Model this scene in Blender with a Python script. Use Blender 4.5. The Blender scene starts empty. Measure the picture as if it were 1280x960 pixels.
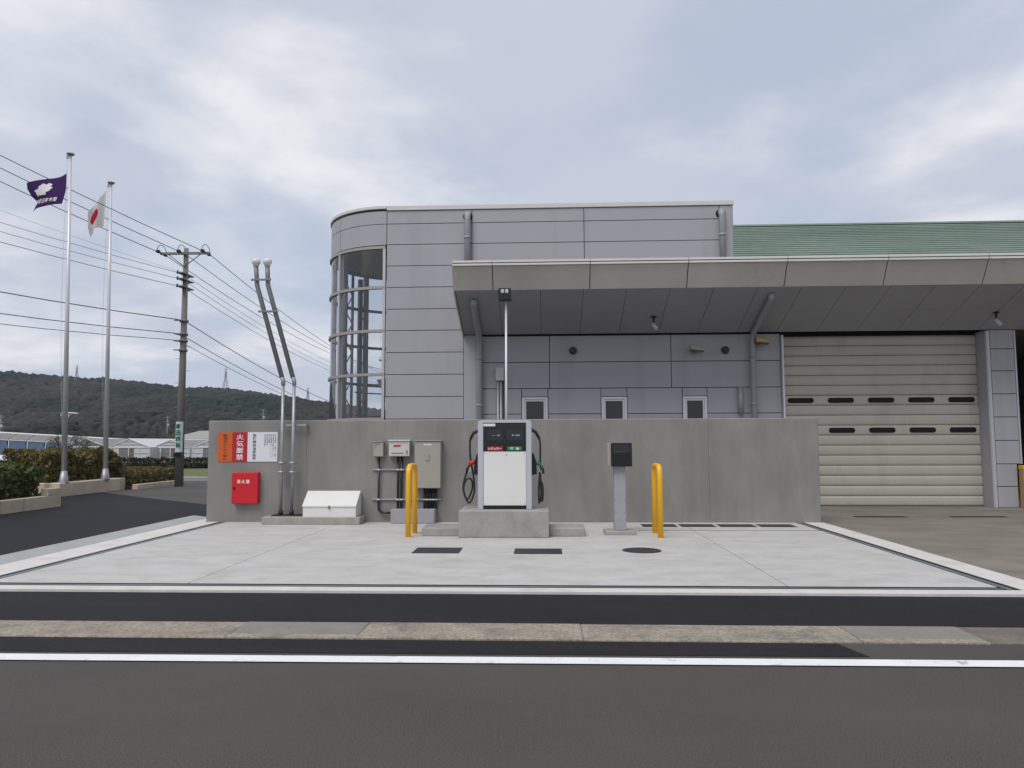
import bpy, bmesh, math, random
import numpy as np
from mathutils import Vector, Matrix, noise as mnoise
R = math.radians
random.seed(7); rng = np.random.default_rng(7)
scn = bpy.context.scene
C = scn.collection

# ------------------------------------------------------------------ camera
F_PX, CAM_H = 924.0, 1.565
CAM_ROT = Matrix.Rotation(R(2.46), 3, 'Z') @ Matrix.Rotation(R(90 + 4.52), 3, 'X') @ Matrix.Rotation(R(-0.19), 3, 'Z')
cam_d = bpy.data.cameras.new('camera'); cam = bpy.data.objects.new('camera', cam_d); C.objects.link(cam)
cam.location = (0, 0, CAM_H); cam.rotation_euler = CAM_ROT.to_euler()
cam_d.sensor_width = 36; cam_d.lens = F_PX / 1280 * 36; cam_d.clip_end = 5000; cam_d.clip_start = 0.05
scn.camera = cam

# ------------------------------------------------------------------ light
SUN_EL, SUN_AZ = R(56), R(207)         # azimuth measured from +Y (behind the building) towards +X: high behind the viewer, to the left
world = bpy.data.worlds.new('World'); scn.world = world; world.use_nodes = True
def build_world():
    nt = world.node_tree; nt.nodes.clear(); L = nt.links.new
    def N(t, **k):
        n = nt.nodes.new(t)
        for a, b in k.items(): setattr(n, a, b)
        return n
    out = N('ShaderNodeOutputWorld'); bg = N('ShaderNodeBackground'); bg.inputs[1].default_value = 0.1
    sky = N('ShaderNodeTexSky', sky_type='NISHITA', sun_disc=False, sun_elevation=SUN_EL, sun_rotation=SUN_AZ)
    tc = N('ShaderNodeTexCoord'); sep = N('ShaderNodeSeparateXYZ'); L(tc.outputs['Generated'], sep.inputs[0])
    zz = N('ShaderNodeMath', operation='MAXIMUM'); L(sep.outputs[2], zz.inputs[0]); zz.inputs[1].default_value = 0.0
    za = N('ShaderNodeMath', operation='ADD'); L(zz.outputs[0], za.inputs[0]); za.inputs[1].default_value = 0.16
    dx = N('ShaderNodeMath', operation='DIVIDE'); L(sep.outputs[0], dx.inputs[0]); L(za.outputs[0], dx.inputs[1])
    dy = N('ShaderNodeMath', operation='DIVIDE'); L(sep.outputs[1], dy.inputs[0]); L(za.outputs[0], dy.inputs[1])
    cv = N('ShaderNodeCombineXYZ'); L(dx.outputs[0], cv.inputs[0]); L(dy.outputs[0], cv.inputs[1])
    def noise(scale, detail, rough, off, dist=0.0):
        m = N('ShaderNodeMapping'); m.inputs['Location'].default_value = off; L(cv.outputs[0], m.inputs[0])
        n = N('ShaderNodeTexNoise'); L(m.outputs[0], n.inputs['Vector'])
        n.inputs['Scale'].default_value = scale; n.inputs['Detail'].default_value = detail
        n.inputs['Roughness'].default_value = rough; n.inputs['Distortion'].default_value = dist
        return n.outputs[0]
    def ramp(src, a, b, va=0.0, vb=1.0):
        m = N('ShaderNodeMapRange', interpolation_type='SMOOTHSTEP'); L(src, m.inputs[0])
        m.inputs[1].default_value = a; m.inputs[2].default_value = b; m.inputs[3].default_value = va; m.inputs[4].default_value = vb
        return m.outputs[0]
    cover = ramp(noise(1.1, 8, 0.56, (3.1, 0.9, 0), 0.2), 0.36, 0.56, 0.5, 1.0)
    bright = ramp(noise(1.05, 9, 0.54, (7.85, 1.3, 1), 0.25), 0.42, 0.64)
    cmix = N('ShaderNodeMix', data_type='RGBA'); L(bright, cmix.inputs[0])
    cmix.inputs[6].default_value = (5.75, 6.15, 7.25, 1); cmix.inputs[7].default_value = (8.9, 8.9, 9.15, 1)
    hm = N('ShaderNodeMix', data_type='RGBA'); L(cover, hm.inputs[0])
    # thin veil over the blue
    veil = N('ShaderNodeMix', data_type='RGBA'); veil.inputs[0].default_value = 0.55
    L(sky.outputs[0], veil.inputs[6]); veil.inputs[7].default_value = (5.9, 6.9, 8.6, 1)
    L(veil.outputs[2], hm.inputs[6]); L(cmix.outputs[2], hm.inputs[7])
    L(hm.outputs[2], bg.inputs[0]); L(bg.outputs[0], out.inputs[0])
build_world()
sd = bpy.data.lights.new('sun', 'SUN'); sd.energy = 2.0; sd.angle = R(32); sd.color = (1, 0.975, 0.94)
sun = bpy.data.objects.new('sun', sd); C.objects.link(sun)
sdir = Vector((math.sin(SUN_AZ) * math.cos(SUN_EL), math.cos(SUN_AZ) * math.cos(SUN_EL), math.sin(SUN_EL)))
sun.rotation_euler = sdir.to_track_quat('Z', 'Y').to_euler(); sun.location = (30, 30, 60)
vs = scn.view_settings; vs.view_transform = 'Standard'; vs.look = 'None'; vs.exposure = 0.0; vs.gamma = 1; vs.use_curve_mapping = False

# ------------------------------------------------------------------ photo pixel helpers (a pixel gives a direction, the plane gives the distance)
def ray(px, py): return CAM_ROT @ Vector(((px - 640) / F_PX, (480 - py) / F_PX, -1))
def G(px, py, z=0.0): d = ray(px, py); t = (z - CAM_H) / d.z; return Vector((d.x * t, d.y * t, z))
def PY(px, py, y): d = ray(px, py); t = y / d.y; return Vector((d.x * t, y, CAM_H + d.z * t))
def PX(px, py, x): d = ray(px, py); t = x / d.x; return Vector((x, d.y * t, CAM_H + d.z * t))

# ------------------------------------------------------------------ materials
MATS = {}
def mat(name, col, rough=0.6, metal=0.0, var=0.0, vscale=2.0, stretch=(1, 1, 1), fine=0.0, fscale=80.0, bump=0.0, bscale=120.0, bdist=0.004,
        stain=None, stain_amt=0.0, stain_scale=1.0, stain_stretch=(1, 1, 1), stain_lo=0.5, stain_hi=0.7, spec=0.5, coat=0.0, island=None, trans=0.0):
    m = bpy.data.materials.new(name); m.use_nodes = True; nt = m.node_tree; L = nt.links.new
    b = nt.nodes['Principled BSDF']
    b.inputs['Roughness'].default_value = rough; b.inputs['Metallic'].default_value = metal
    b.inputs['Specular IOR Level'].default_value = spec; b.inputs['Coat Weight'].default_value = coat
    geo = nt.nodes.new('ShaderNodeNewGeometry')
    def noise(scale, st, detail=5, rough_=0.6):
        mp = nt.nodes.new('ShaderNodeMapping'); mp.inputs['Scale'].default_value = st; L(geo.outputs['Position'], mp.inputs[0])
        n = nt.nodes.new('ShaderNodeTexNoise'); n.inputs['Scale'].default_value = scale; n.inputs['Detail'].default_value = detail
        n.inputs['Roughness'].default_value = rough_; L(mp.outputs[0], n.inputs['Vector']); return n.outputs[0]
    def mul(c, fac_socket, amp):
        mr = nt.nodes.new('ShaderNodeMapRange'); L(fac_socket, mr.inputs[0])
        mr.inputs[1].default_value = 0.25; mr.inputs[2].default_value = 0.75; mr.inputs[3].default_value = 1 - amp; mr.inputs[4].default_value = 1 + amp
        mx = nt.nodes.new('ShaderNodeVectorMath'); mx.operation = 'SCALE'; L(c, mx.inputs[0]); L(mr.outputs[0], mx.inputs['Scale']); return mx.outputs[0]
    if island:
        cr = nt.nodes.new('ShaderNodeValToRGB'); L(geo.outputs['Random Per Island'], cr.inputs[0])
        els = cr.color_ramp.elements
        while len(els) < len(island): els.new(0.5)
        for i, c in enumerate(island): els[i].position = i / (len(island) - 1); els[i].color = (*c, 1)
        c = cr.outputs[0]
    else:
        rg = nt.nodes.new('ShaderNodeRGB'); rg.outputs[0].default_value = (*col, 1); c = rg.outputs[0]
    if var: c = mul(c, noise(vscale, stretch), var)
    if fine: c = mul(c, noise(fscale, (1, 1, 1), 3), fine)
    if stain:
        mr = nt.nodes.new('ShaderNodeMapRange'); L(noise(stain_scale, stain_stretch, 6, 0.65), mr.inputs[0])
        mr.inputs[1].default_value = stain_lo; mr.inputs[2].default_value = stain_hi; mr.inputs[3].default_value = 0; mr.inputs[4].default_value = stain_amt
        mx = nt.nodes.new('ShaderNodeMix'); mx.data_type = 'RGBA'; L(mr.outputs[0], mx.inputs[0]); L(c, mx.inputs[6]); mx.inputs[7].default_value = (*stain, 1); c = mx.outputs[2]
    L(c, b.inputs['Base Color'])
    if bump:
        bp = nt.nodes.new('ShaderNodeBump'); bp.inputs['Strength'].default_value = bump; bp.inputs['Distance'].default_value = bdist
        L(noise(bscale, (1, 1, 1), 4), bp.inputs['Height']); L(bp.outputs[0], b.inputs['Normal'])
    if trans:
        tr = nt.nodes.new('ShaderNodeBsdfTranslucent'); L(c, tr.inputs[0])
        ms = nt.nodes.new('ShaderNodeMixShader'); ms.inputs[0].default_value = trans
        L(b.outputs[0], ms.inputs[1]); L(tr.outputs[0], ms.inputs[2]); L(ms.outputs[0], nt.nodes['Material Output'].inputs[0])
    MATS[name] = m; return m
def glass_mat(name, tint, clear, rough=0.02):
    m = bpy.data.materials.new(name); m.use_nodes = True; nt = m.node_tree; L = nt.links.new
    nt.nodes.remove(nt.nodes['Principled BSDF'])
    t = nt.nodes.new('ShaderNodeBsdfTransparent'); t.inputs[0].default_value = (*tint, 1)
    g = nt.nodes.new('ShaderNodeBsdfGlossy'); g.inputs['Roughness'].default_value = rough; g.inputs[0].default_value = (0.95, 0.95, 0.95, 1)
    lf = nt.nodes.new('ShaderNodeLayerWeight'); lf.inputs[0].default_value = 0.5; lw = nt.nodes.new('ShaderNodeMath'); lw.operation = 'POWER'; L(lf.outputs['Facing'], lw.inputs[0]); lw.inputs[1].default_value = 4.0
    mr = nt.nodes.new('ShaderNodeMath'); mr.operation = 'MULTIPLY_ADD'; L(lw.outputs[0], mr.inputs[0]); mr.inputs[1].default_value = 0.8; mr.inputs[2].default_value = 1 - clear
    mr.use_clamp = True
    ms = nt.nodes.new('ShaderNodeMixShader'); L(mr.outputs[0], ms.inputs[0]); L(t.outputs[0], ms.inputs[1]); L(g.outputs[0], ms.inputs[2])
    L(ms.outputs[0], nt.nodes['Material Output'].inputs[0]); MATS[name] = m; return m

mat('ground_soil', (0.10, 0.085, 0.055), 0.95, var=0.3, vscale=0.2, fine=0.3, fscale=6, stain=(0.09, 0.12, 0.035), stain_amt=0.8, stain_scale=0.15, stain_lo=0.42, stain_hi=0.55)
mat('field_grass', (0.10, 0.115, 0.035), 0.95, var=0.35, vscale=1.2, fine=0.4, fscale=18)
mat('road_asphalt', (0.070, 0.063, 0.058), 0.9, var=0.1, vscale=0.7, fine=0.75, fscale=120, bump=0.5, bscale=150, bdist=0.006, stain=(0.082, 0.074, 0.067), stain_amt=0.5, stain_scale=0.9, stain_stretch=(0.5, 1.4, 1), stain_lo=0.42, stain_hi=0.68, spec=0.3)
mat('new_asphalt', (0.0155, 0.015, 0.018), 0.8, var=0.15, vscale=0.8, fine=0.5, fscale=50, bump=0.7, bscale=80, bdist=0.006, spec=0.2, stain=(0.025, 0.024, 0.027), stain_amt=0.6, stain_scale=1.6, stain_stretch=(0.3, 1.5, 1))
mat('old_asphalt', (0.08, 0.075, 0.07), 0.9, var=0.2, vscale=0.6, fine=0.4, fscale=90, bump=0.5, bscale=120, spec=0.3)
mat('yard_concrete', (0.20, 0.178, 0.15), 0.85, var=0.2, vscale=1.2, stretch=(0.8, 1.2, 1), fine=0.18, fscale=50, bump=0.25, bscale=90, stain=(0.125, 0.112, 0.097), stain_amt=0.55, stain_scale=1.3, stain_stretch=(0.7, 1.3, 1), stain_lo=0.48, stain_hi=0.7, spec=0.35)
mat('slab_concrete', (0.465, 0.453, 0.437), 0.75, var=0.09, vscale=1.3, stretch=(0.45, 1.4, 1), fine=0.07, fscale=40, bump=0.2, bscale=70, stain=(0.33, 0.315, 0.29), stain_amt=0.62, stain_scale=2.6, stain_stretch=(0.75, 1.2, 1), stain_lo=0.46, stain_hi=0.72, spec=0.4)
mat('border_concrete', (0.58, 0.555, 0.525), 0.75, var=0.07, vscale=3, fine=0.08, fscale=60, bump=0.15, stain=(0.42, 0.4, 0.37), stain_amt=0.5, stain_scale=2.0)
mat('kerb_concrete', (0.33, 0.34, 0.335), 0.8, var=0.12, vscale=2, fine=0.1, fscale=60, bump=0.25)
mat('gutter_concrete', (0.285, 0.25, 0.20), 0.92, var=0.2, vscale=2.2, fine=0.45, fscale=40, bump=0.8, bscale=80, bdist=0.01, stain=(0.11, 0.10, 0.09), stain_amt=0.65, stain_scale=3.0, stain_lo=0.5, stain_hi=0.68)
mat('gutter_old', (0.165, 0.142, 0.115), 0.92, var=0.22, vscale=2.2, fine=0.3, fscale=45, bump=0.7, bscale=60, bdist=0.01, stain=(0.10, 0.09, 0.08), stain_amt=0.6, stain_scale=2.0)
mat('gutter_lid', (0.205, 0.195, 0.172), 0.85, var=0.12, vscale=4, fine=0.25, fscale=80, bump=0.4)
mat('road_paint', (0.74, 0.74, 0.75), 0.7, var=0.06, vscale=3, fine=0.12, fscale=90, bump=0.4, bscale=120, stain=(0.30, 0.28, 0.27), stain_amt=0.75, stain_scale=7, stain_lo=0.58, stain_hi=0.70)
mat('wall_concrete', (0.236, 0.228, 0.214), 0.82, var=0.15, vscale=1.5, stretch=(1, 1, 0.6), fine=0.06, fscale=35, bump=0.12, bscale=60, stain=(0.155, 0.15, 0.14), stain_amt=0.6, stain_scale=2.2, stain_stretch=(1, 1, 0.22), stain_lo=0.45, stain_hi=0.75, spec=0.35)
mat('plinth_concrete', (0.31, 0.30, 0.275), 0.8, var=0.12, vscale=3, fine=0.08, fscale=40, bump=0.2, bscale=60, stain=(0.20, 0.19, 0.17), stain_amt=0.6, stain_scale=4, stain_stretch=(1, 1, 0.5), stain_lo=0.48, stain_hi=0.7)
mat('planter_concrete', (0.56, 0.475, 0.37), 0.85, var=0.15, vscale=2, fine=0.12, fscale=40, bump=0.3, stain=(0.13, 0.115, 0.095), stain_amt=0.8, stain_scale=2.4, stain_stretch=(1, 1, 0.12), stain_lo=0.56, stain_hi=0.68)
mat('facade_panel', (0.37, 0.368, 0.395), 0.5, var=0.035, vscale=1.1, stretch=(1, 1, 0.5), fine=0.03, fscale=150, stain=(0.24, 0.24, 0.26), stain_amt=0.4, stain_scale=1.4, stain_stretch=(1, 1, 0.08), stain_lo=0.5, stain_hi=0.75, spec=0.4)
mat('joint_shade_dark', (0.016, 0.016, 0.018), 0.9, spec=0.1)  # dark joints and backings; also painted shade in channel slots and roof laps
mat('trim_white', (0.62, 0.60, 0.58), 0.5, var=0.05, vscale=2)
mat('fascia_metal', (0.52, 0.49, 0.455), 0.42, metal=0.2, var=0.1, vscale=0.9, stretch=(1, 1, 0.35), fine=0.03, stain=(0.22, 0.13, 0.065), stain_amt=0.35, stain_scale=1.1, stain_stretch=(1, 1, 0.1), stain_lo=0.58, stain_hi=0.75)
mat('soffit_panel', (0.335, 0.34, 0.365), 0.55, var=0.06, vscale=0.8)
mat('green_roof', (0.215, 0.285, 0.24), 0.6, var=0.2, vscale=0.6, stretch=(0.5, 1, 2), fine=0.1, fscale=6, stain=(0.26, 0.31, 0.275), stain_amt=0.7, stain_scale=0.7, stain_lo=0.42, stain_hi=0.62)
mat('mullion_metal', (0.36, 0.33, 0.30), 0.45, metal=0.3)
mat('mullion_light', (0.5, 0.5, 0.52), 0.45, metal=0.3)
mat('steel_dark', (0.055, 0.055, 0.06), 0.55, metal=0.2)
mat('maroon_paint', (0.085, 0.022, 0.028), 0.45)
mat('inside_floor', (0.16, 0.15, 0.14), 0.7)
mat('shutter_paint', (0.46, 0.435, 0.375), 0.5, var=0.07, vscale=1.2, stretch=(1, 1, 0.4), fine=0.03, stain=(0.26, 0.235, 0.195), stain_amt=0.5, stain_scale=1.2, stain_stretch=(1, 1, 0.3))
mat('slot_black', (0.010, 0.010, 0.011), 0.55, spec=0.2)
mat('black_glass', (0.012, 0.012, 0.014), 0.15)
mat('window_glass', (0.028, 0.030, 0.034), 0.12)
mat('window_frame', (0.66, 0.66, 0.68), 0.4, metal=0.1)
mat('pipe_grey', (0.30, 0.30, 0.325), 0.45)
mat('galvanised', (0.34, 0.35, 0.37), 0.45, metal=0.55, var=0.12, vscale=8)
mat('galvanised_dark', (0.20, 0.205, 0.215), 0.55, metal=0.4, var=0.1, vscale=8)
mat('aluminium_pole', (0.62, 0.62, 0.64), 0.35, metal=0.2)
mat('rubber_black', (0.012, 0.012, 0.013), 0.55)
mat('plastic_black', (0.008, 0.008, 0.009), 0.3)
mat('yellow_paint', (0.80, 0.42, 0.012), 0.4, var=0.06, vscale=5)
mat('red_paint', (0.52, 0.008, 0.016), 0.38)
mat('sign_red', (0.40, 0.012, 0.025), 0.4)
mat('sign_orange', (0.56, 0.10, 0.012), 0.45)
mat('sign_white', (0.66, 0.66, 0.70), 0.4)
mat('ink_black', (0.025, 0.022, 0.025), 0.6)
mat('ink_grey', (0.17, 0.17, 0.18), 0.6)
mat('ink_white', (0.75, 0.73, 0.74), 0.6)
mat('enamel_white', (0.69, 0.68, 0.655), 0.35, var=0.02, vscale=3)
mat('enamel_grey', (0.44, 0.45, 0.49), 0.35)
mat('box_white', (0.66, 0.655, 0.635), 0.4, var=0.03, vscale=3)
mat('cabinet_beige', (0.33, 0.31, 0.265), 0.45, var=0.02, vscale=4)
mat('cabinet_light', (0.52, 0.50, 0.48), 0.4)
mat('post_grey', (0.30, 0.30, 0.32), 0.5, var=0.06, vscale=12, fine=0.06, fscale=90)
mat('red_led', (0.42, 0.02, 0.04), 0.4)
mat('sign_green', (0.015, 0.20, 0.06), 0.4)
mat('lcd_dark', (0.022, 0.025, 0.030), 0.2)
mat('lcd_digit', (0.35, 0.42, 0.55), 0.4)
mat('cast_iron', (0.030, 0.030, 0.034), 0.65, metal=0.2, var=0.2, vscale=12, bump=0.4, bscale=90)
mat('steel_channel', (0.17, 0.195, 0.205), 0.5, metal=0.3, var=0.15, vscale=3)
mat('pole_concrete', (0.20, 0.18, 0.165), 0.85, var=0.15, vscale=3, stretch=(1, 1, 0.2), fine=0.1, fscale=30)
mat('wire_black', (0.02, 0.02, 0.024), 0.6)
mat('insulator', (0.03, 0.03, 0.035), 0.4)
mat('mint_sign', (0.50, 0.66, 0.60), 0.5)
mat('ink_green', (0.01, 0.10, 0.07), 0.5)
mat('flag_purple', (0.05, 0.012, 0.12), 0.85, trans=0.35)
mat('brass', (0.34, 0.215, 0.11), 0.4, metal=0.6)
mat('leaf_dark', (0.04, 0.06, 0.02), 0.6, island=[(0.035, 0.06, 0.016), (0.075, 0.12, 0.03), (0.12, 0.155, 0.045), (0.055, 0.08, 0.025)], trans=0.25)
mat('leaf_olive', (0.08, 0.07, 0.025), 0.65, island=[(0.11, 0.09, 0.03), (0.18, 0.12, 0.035), (0.14, 0.15, 0.042), (0.21, 0.15, 0.045), (0.09, 0.10, 0.033)], trans=0.25)
mat('leaf_low', (0.08, 0.07, 0.025), 0.65, island=[(0.10, 0.07, 0.04), (0.15, 0.13, 0.04), (0.19, 0.17, 0.042), (0.09, 0.075, 0.04)], trans=0.25)
mat('leaf_winter', (0.04, 0.03, 0.02), 0.7, island=[(0.022, 0.018, 0.013), (0.04, 0.03, 0.022), (0.03, 0.032, 0.016), (0.016, 0.014, 0.012)], trans=0.2)
mat('stem_brown', (0.028, 0.022, 0.014), 0.9)
mat('bark', (0.06, 0.048, 0.04), 0.9, var=0.2, vscale=10)
mat('vinyl_white', (0.66, 0.67, 0.69), 0.35, var=0.1, vscale=0.5, trans=0.2)
mat('vinyl_grey', (0.26, 0.26, 0.27), 0.35, var=0.2, vscale=0.7, trans=0.25)
mat('vinyl_blue', (0.16, 0.235, 0.37), 0.35, var=0.2, vscale=0.35, trans=0.2)
mat('frame_white', (0.68, 0.67, 0.65), 0.5)
mat('rust_brown', (0.15, 0.105, 0.09), 0.8)
mat('shed_roof', (0.30, 0.285, 0.26), 0.6)
mat('house_wall', (0.55, 0.53, 0.50), 0.7)
mat('car_white', (0.75, 0.75, 0.75), 0.25, coat=0.6)
mat('tan_wood', (0.42, 0.26, 0.12), 0.6, var=0.1, vscale=6)
mat('hill_soil', (0.045, 0.038, 0.028), 0.95, var=0.3, vscale=0.02)
glass_mat('tower_glass', (0.86, 0.89, 0.91), 0.92)
def hinomaru_mat():
    m = bpy.data.materials.new('flag_white_red'); m.use_nodes = True; nt = m.node_tree; L = nt.links.new; b = nt.nodes['Principled BSDF']
    uv = nt.nodes.new('ShaderNodeUVMap'); s = nt.nodes.new('ShaderNodeVectorMath'); s.operation = 'SUBTRACT'; L(uv.outputs[0], s.inputs[0]); s.inputs[1].default_value = (0.5, 0.5, 0)
    sc = nt.nodes.new('ShaderNodeVectorMath'); sc.operation = 'MULTIPLY'; L(s.outputs[0], sc.inputs[0]); sc.inputs[1].default_value = (1.5, 1, 0)
    ln = nt.nodes.new('ShaderNodeVectorMath'); ln.operation = 'LENGTH'; L(sc.outputs[0], ln.inputs[0])
    lt = nt.nodes.new('ShaderNodeMath'); lt.operation = 'LESS_THAN'; L(ln.outputs['Value'], lt.inputs[0]); lt.inputs[1].default_value = 0.25
    mx = nt.nodes.new('ShaderNodeMix'); mx.data_type = 'RGBA'; L(lt.outputs[0], mx.inputs[0]); mx.inputs[6].default_value = (0.74, 0.72, 0.72, 1); mx.inputs[7].default_value = (0.5, 0.006, 0.03, 1)
    L(mx.outputs[2], b.inputs['Base Color']); b.inputs['Roughness'].default_value = 0.85
    t = nt.nodes.new('ShaderNodeBsdfTranslucent'); L(mx.outputs[2], t.inputs[0]); ms = nt.nodes.new('ShaderNodeMixShader'); ms.inputs[0].default_value = 0.4
    L(b.outputs[0], ms.inputs[1]); L(t.outputs[0], ms.inputs[2]); L(ms.outputs[0], nt.nodes['Material Output'].inputs[0]); MATS['flag_white_red'] = m
hinomaru_mat()
def forest_mat():
    m = bpy.data.materials.new('forest'); m.use_nodes = True; nt = m.node_tree; L = nt.links.new; b = nt.nodes['Principled BSDF']; b.inputs['Roughness'].default_value = 0.95; b.inputs['Specular IOR Level'].default_value = 0.1
    geo = nt.nodes.new('ShaderNodeNewGeometry'); cr = nt.nodes.new('ShaderNodeValToRGB'); L(geo.outputs['Random Per Island'], cr.inputs[0])
    cr2 = nt.nodes.new('ShaderNodeValToRGB'); L(geo.outputs['Random Per Island'], cr2.inputs[0])
    for r, cs in ((cr, [(0.010, 0.016, 0.012), (0.018, 0.025, 0.017), (0.027, 0.034, 0.021), (0.014, 0.020, 0.015)]), (cr2, [(0.042, 0.035, 0.028), (0.060, 0.048, 0.036), (0.032, 0.032, 0.023), (0.050, 0.039, 0.033)])):
        e = r.color_ramp.elements
        while len(e) < 4: e.new(0.5)
        for i, c in enumerate(cs): e[i].position = i / 3; e[i].color = (*c, 1)
    mp = nt.nodes.new('ShaderNodeMapping'); mp.inputs['Scale'].default_value = (1, 1, 2.2); L(geo.outputs['Position'], mp.inputs[0])
    n = nt.nodes.new('ShaderNodeTexNoise'); n.inputs['Scale'].default_value = 0.016; n.inputs['Detail'].default_value = 4; L(mp.outputs[0], n.inputs['Vector'])
    mr = nt.nodes.new('ShaderNodeMapRange'); L(n.outputs[0], mr.inputs[0]); mr.inputs[1].default_value = 0.42; mr.inputs[2].default_value = 0.58
    mx = nt.nodes.new('ShaderNodeMix'); mx.data_type = 'RGBA'; L(mr.outputs[0], mx.inputs[0]); L(cr.outputs[0], mx.inputs[6]); L(cr2.outputs[0], mx.inputs[7])
    L(mx.outputs[2], b.inputs['Base Color']); MATS['forest'] = m
forest_mat()

# ------------------------------------------------------------------ mesh helpers
def link(name, me, m=None, parent=None):
    o = bpy.data.objects.new(name, me); C.objects.link(o)
    if m is not None: me.materials.append(MATS[m])
    if parent is not None: o.parent = parent
    return o
def tag(o, label, cat, group=None, kind=None):
    o['label'] = label; o['category'] = cat
    if group: o['group'] = group
    if kind: o['kind'] = kind
    return o
def thing(name, label, cat, loc=(0, 0, 0), group=None):
    o = bpy.data.objects.new(name, None); C.objects.link(o); o.location = loc; o.empty_display_size = 0.2
    THING_LOC[o.name] = Vector(loc); return tag(o, label, cat, group)
THING_LOC = {}
def origin(p):
    v = Vector((0, 0, 0))
    while p is not None: v += p.location; p = p.parent
    return v
class MB:                                            # collects shapes (world coordinates) into one mesh
    def __init__(s): s.bm = bmesh.new()
    def box(s, x0, x1, y0, y1, z0, z1, bev=0.0, seg=1):
        bm = bmesh.new(); bmesh.ops.create_cube(bm, size=1)
        bmesh.ops.scale(bm, vec=(x1 - x0, y1 - y0, z1 - z0), verts=bm.verts); bmesh.ops.translate(bm, vec=((x0 + x1) / 2, (y0 + y1) / 2, (z0 + z1) / 2), verts=bm.verts)
        if bev: bmesh.ops.bevel(bm, geom=bm.edges[:], offset=bev, segments=seg, affect='EDGES', profile=0.5)
        s._merge(bm); return s
    def _merge(s, bm):
        me = bpy.data.meshes.new('tmp'); bm.to_mesh(me); bm.free(); s.bm.from_mesh(me); bpy.data.meshes.remove(me)
    def prism(s, pts, axis, a, b, bev=0.0):          # polygon in the plane across `axis`, extruded from a to b
        bm = bmesh.new()
        def mk(p, t): return {'x': (t, p[0], p[1]), 'y': (p[0], t, p[1]), 'z': (p[0], p[1], t)}[axis]
        v0 = [bm.verts.new(mk(p, a)) for p in pts]; v1 = [bm.verts.new(mk(p, b)) for p in pts]; n = len(pts)
        bm.faces.new(v0); bm.faces.new(v1[::-1])
        for i in range(n): bm.faces.new((v0[i], v1[i], v1[(i + 1) % n], v0[(i + 1) % n]))
        bmesh.ops.recalc_face_normals(bm, faces=bm.faces)
        if bev: bmesh.ops.bevel(bm, geom=bm.edges[:], offset=bev, segments=1, affect='EDGES')
        s._merge(bm); return s
    def tube(s, pts, r, n=10, smooth=0, caps=True):
        pts = [Vector(p) for p in pts]
        rs = r if isinstance(r, (list, tuple)) else [r] * len(pts)
        if smooth:
            q, qr = [], []
            P = [pts[0] * 2 - pts[1]] + pts + [pts[-1] * 2 - pts[-2]]
            for i in range(1, len(P) - 2):
                for k in range(smooth):
                    t = k / smooth; a, b, c, d = P[i - 1], P[i], P[i + 1], P[i + 2]
                    q.append(0.5 * ((2 * b) + (c - a) * t + (2 * a - 5 * b + 4 * c - d) * t * t + (3 * b - a - 3 * c + d) * t ** 3)); qr.append(rs[i - 1] * (1 - t) + rs[i] * t)
            q.append(pts[-1]); qr.append(rs[-1]); pts, rs = q, qr
        bm = bmesh.new(); rings = []; up = None
        for i, p in enumerate(pts):
            d0 = (pts[i] - pts[i - 1]).normalized() if i else None
            d1 = (pts[i + 1] - pts[i]).normalized() if i < len(pts) - 1 else None
            if d0 is None: t = d1; k = 1
            elif d1 is None: t = d0; k = 1
            else: t = (d0 + d1).normalized(); k = 1 / max(0.5, t.dot(d1))
            if up is None: up = Vector((0, 0, 1)) if abs(t.z) < 0.9 else Vector((1, 0, 0))
            a = t.cross(up).normalized(); b = a.cross(t).normalized(); up = b
            rings.append([bm.verts.new(p + (a * math.cos(2 * math.pi * j / n) + b * math.sin(2 * math.pi * j / n)) * rs[i] * k) for j in range(n)])
        for i in range(len(rings) - 1):
            for j in range(n):
                f = bm.faces.new((rings[i][j], rings[i][(j + 1) % n], rings[i + 1][(j + 1) % n], rings[i + 1][j])); f.smooth = True
        if caps: bm.faces.new(rings[0][::-1]); bm.faces.new(rings[-1])
        bmesh.ops.recalc_face_normals(bm, faces=bm.faces); s._merge(bm); return s
    def cyl(s, a, b, r, n=16, r2=None): return s.tube([a, b], [r, r if r2 is None else r2], n)
    def ball(s, c, r, sub=2, sc=(1, 1, 1)):
        bm = bmesh.new(); bmesh.ops.create_icosphere(bm, subdivisions=sub, radius=r)
        bmesh.ops.scale(bm, vec=sc, verts=bm.verts); bmesh.ops.translate(bm, vec=c, verts=bm.verts)
        for f in bm.faces: f.smooth = True
        s._merge(bm); return s
    def quad(s, a, b, c, d): s.bm.faces.new([s.bm.verts.new(p) for p in (a, b, c, d)]); return s
    def build(s, name, m, parent=None):
        me = bpy.data.meshes.new(name); o = origin(parent)
        if o.length: bmesh.ops.translate(s.bm, vec=-o, verts=s.bm.verts)
        s.bm.to_mesh(me); s.bm.free(); return link(name, me, m, parent)
def box(name, m, parent, x0, x1, y0, y1, z0, z1, bev=0.0, seg=1): return MB().box(x0, x1, y0, y1, z0, z1, bev, seg).build(name, m, parent)
def sheet(name, m, pts, label, cat, thick=0.0, kind='structure'):
    mb = MB(); f = mb.bm.faces.new([mb.bm.verts.new(p) for p in pts]); mb.bm.normal_update()
    if f.normal.z < 0: f.normal_flip()
    return tag(mb.build(name, m), label, cat, kind=kind)
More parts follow.
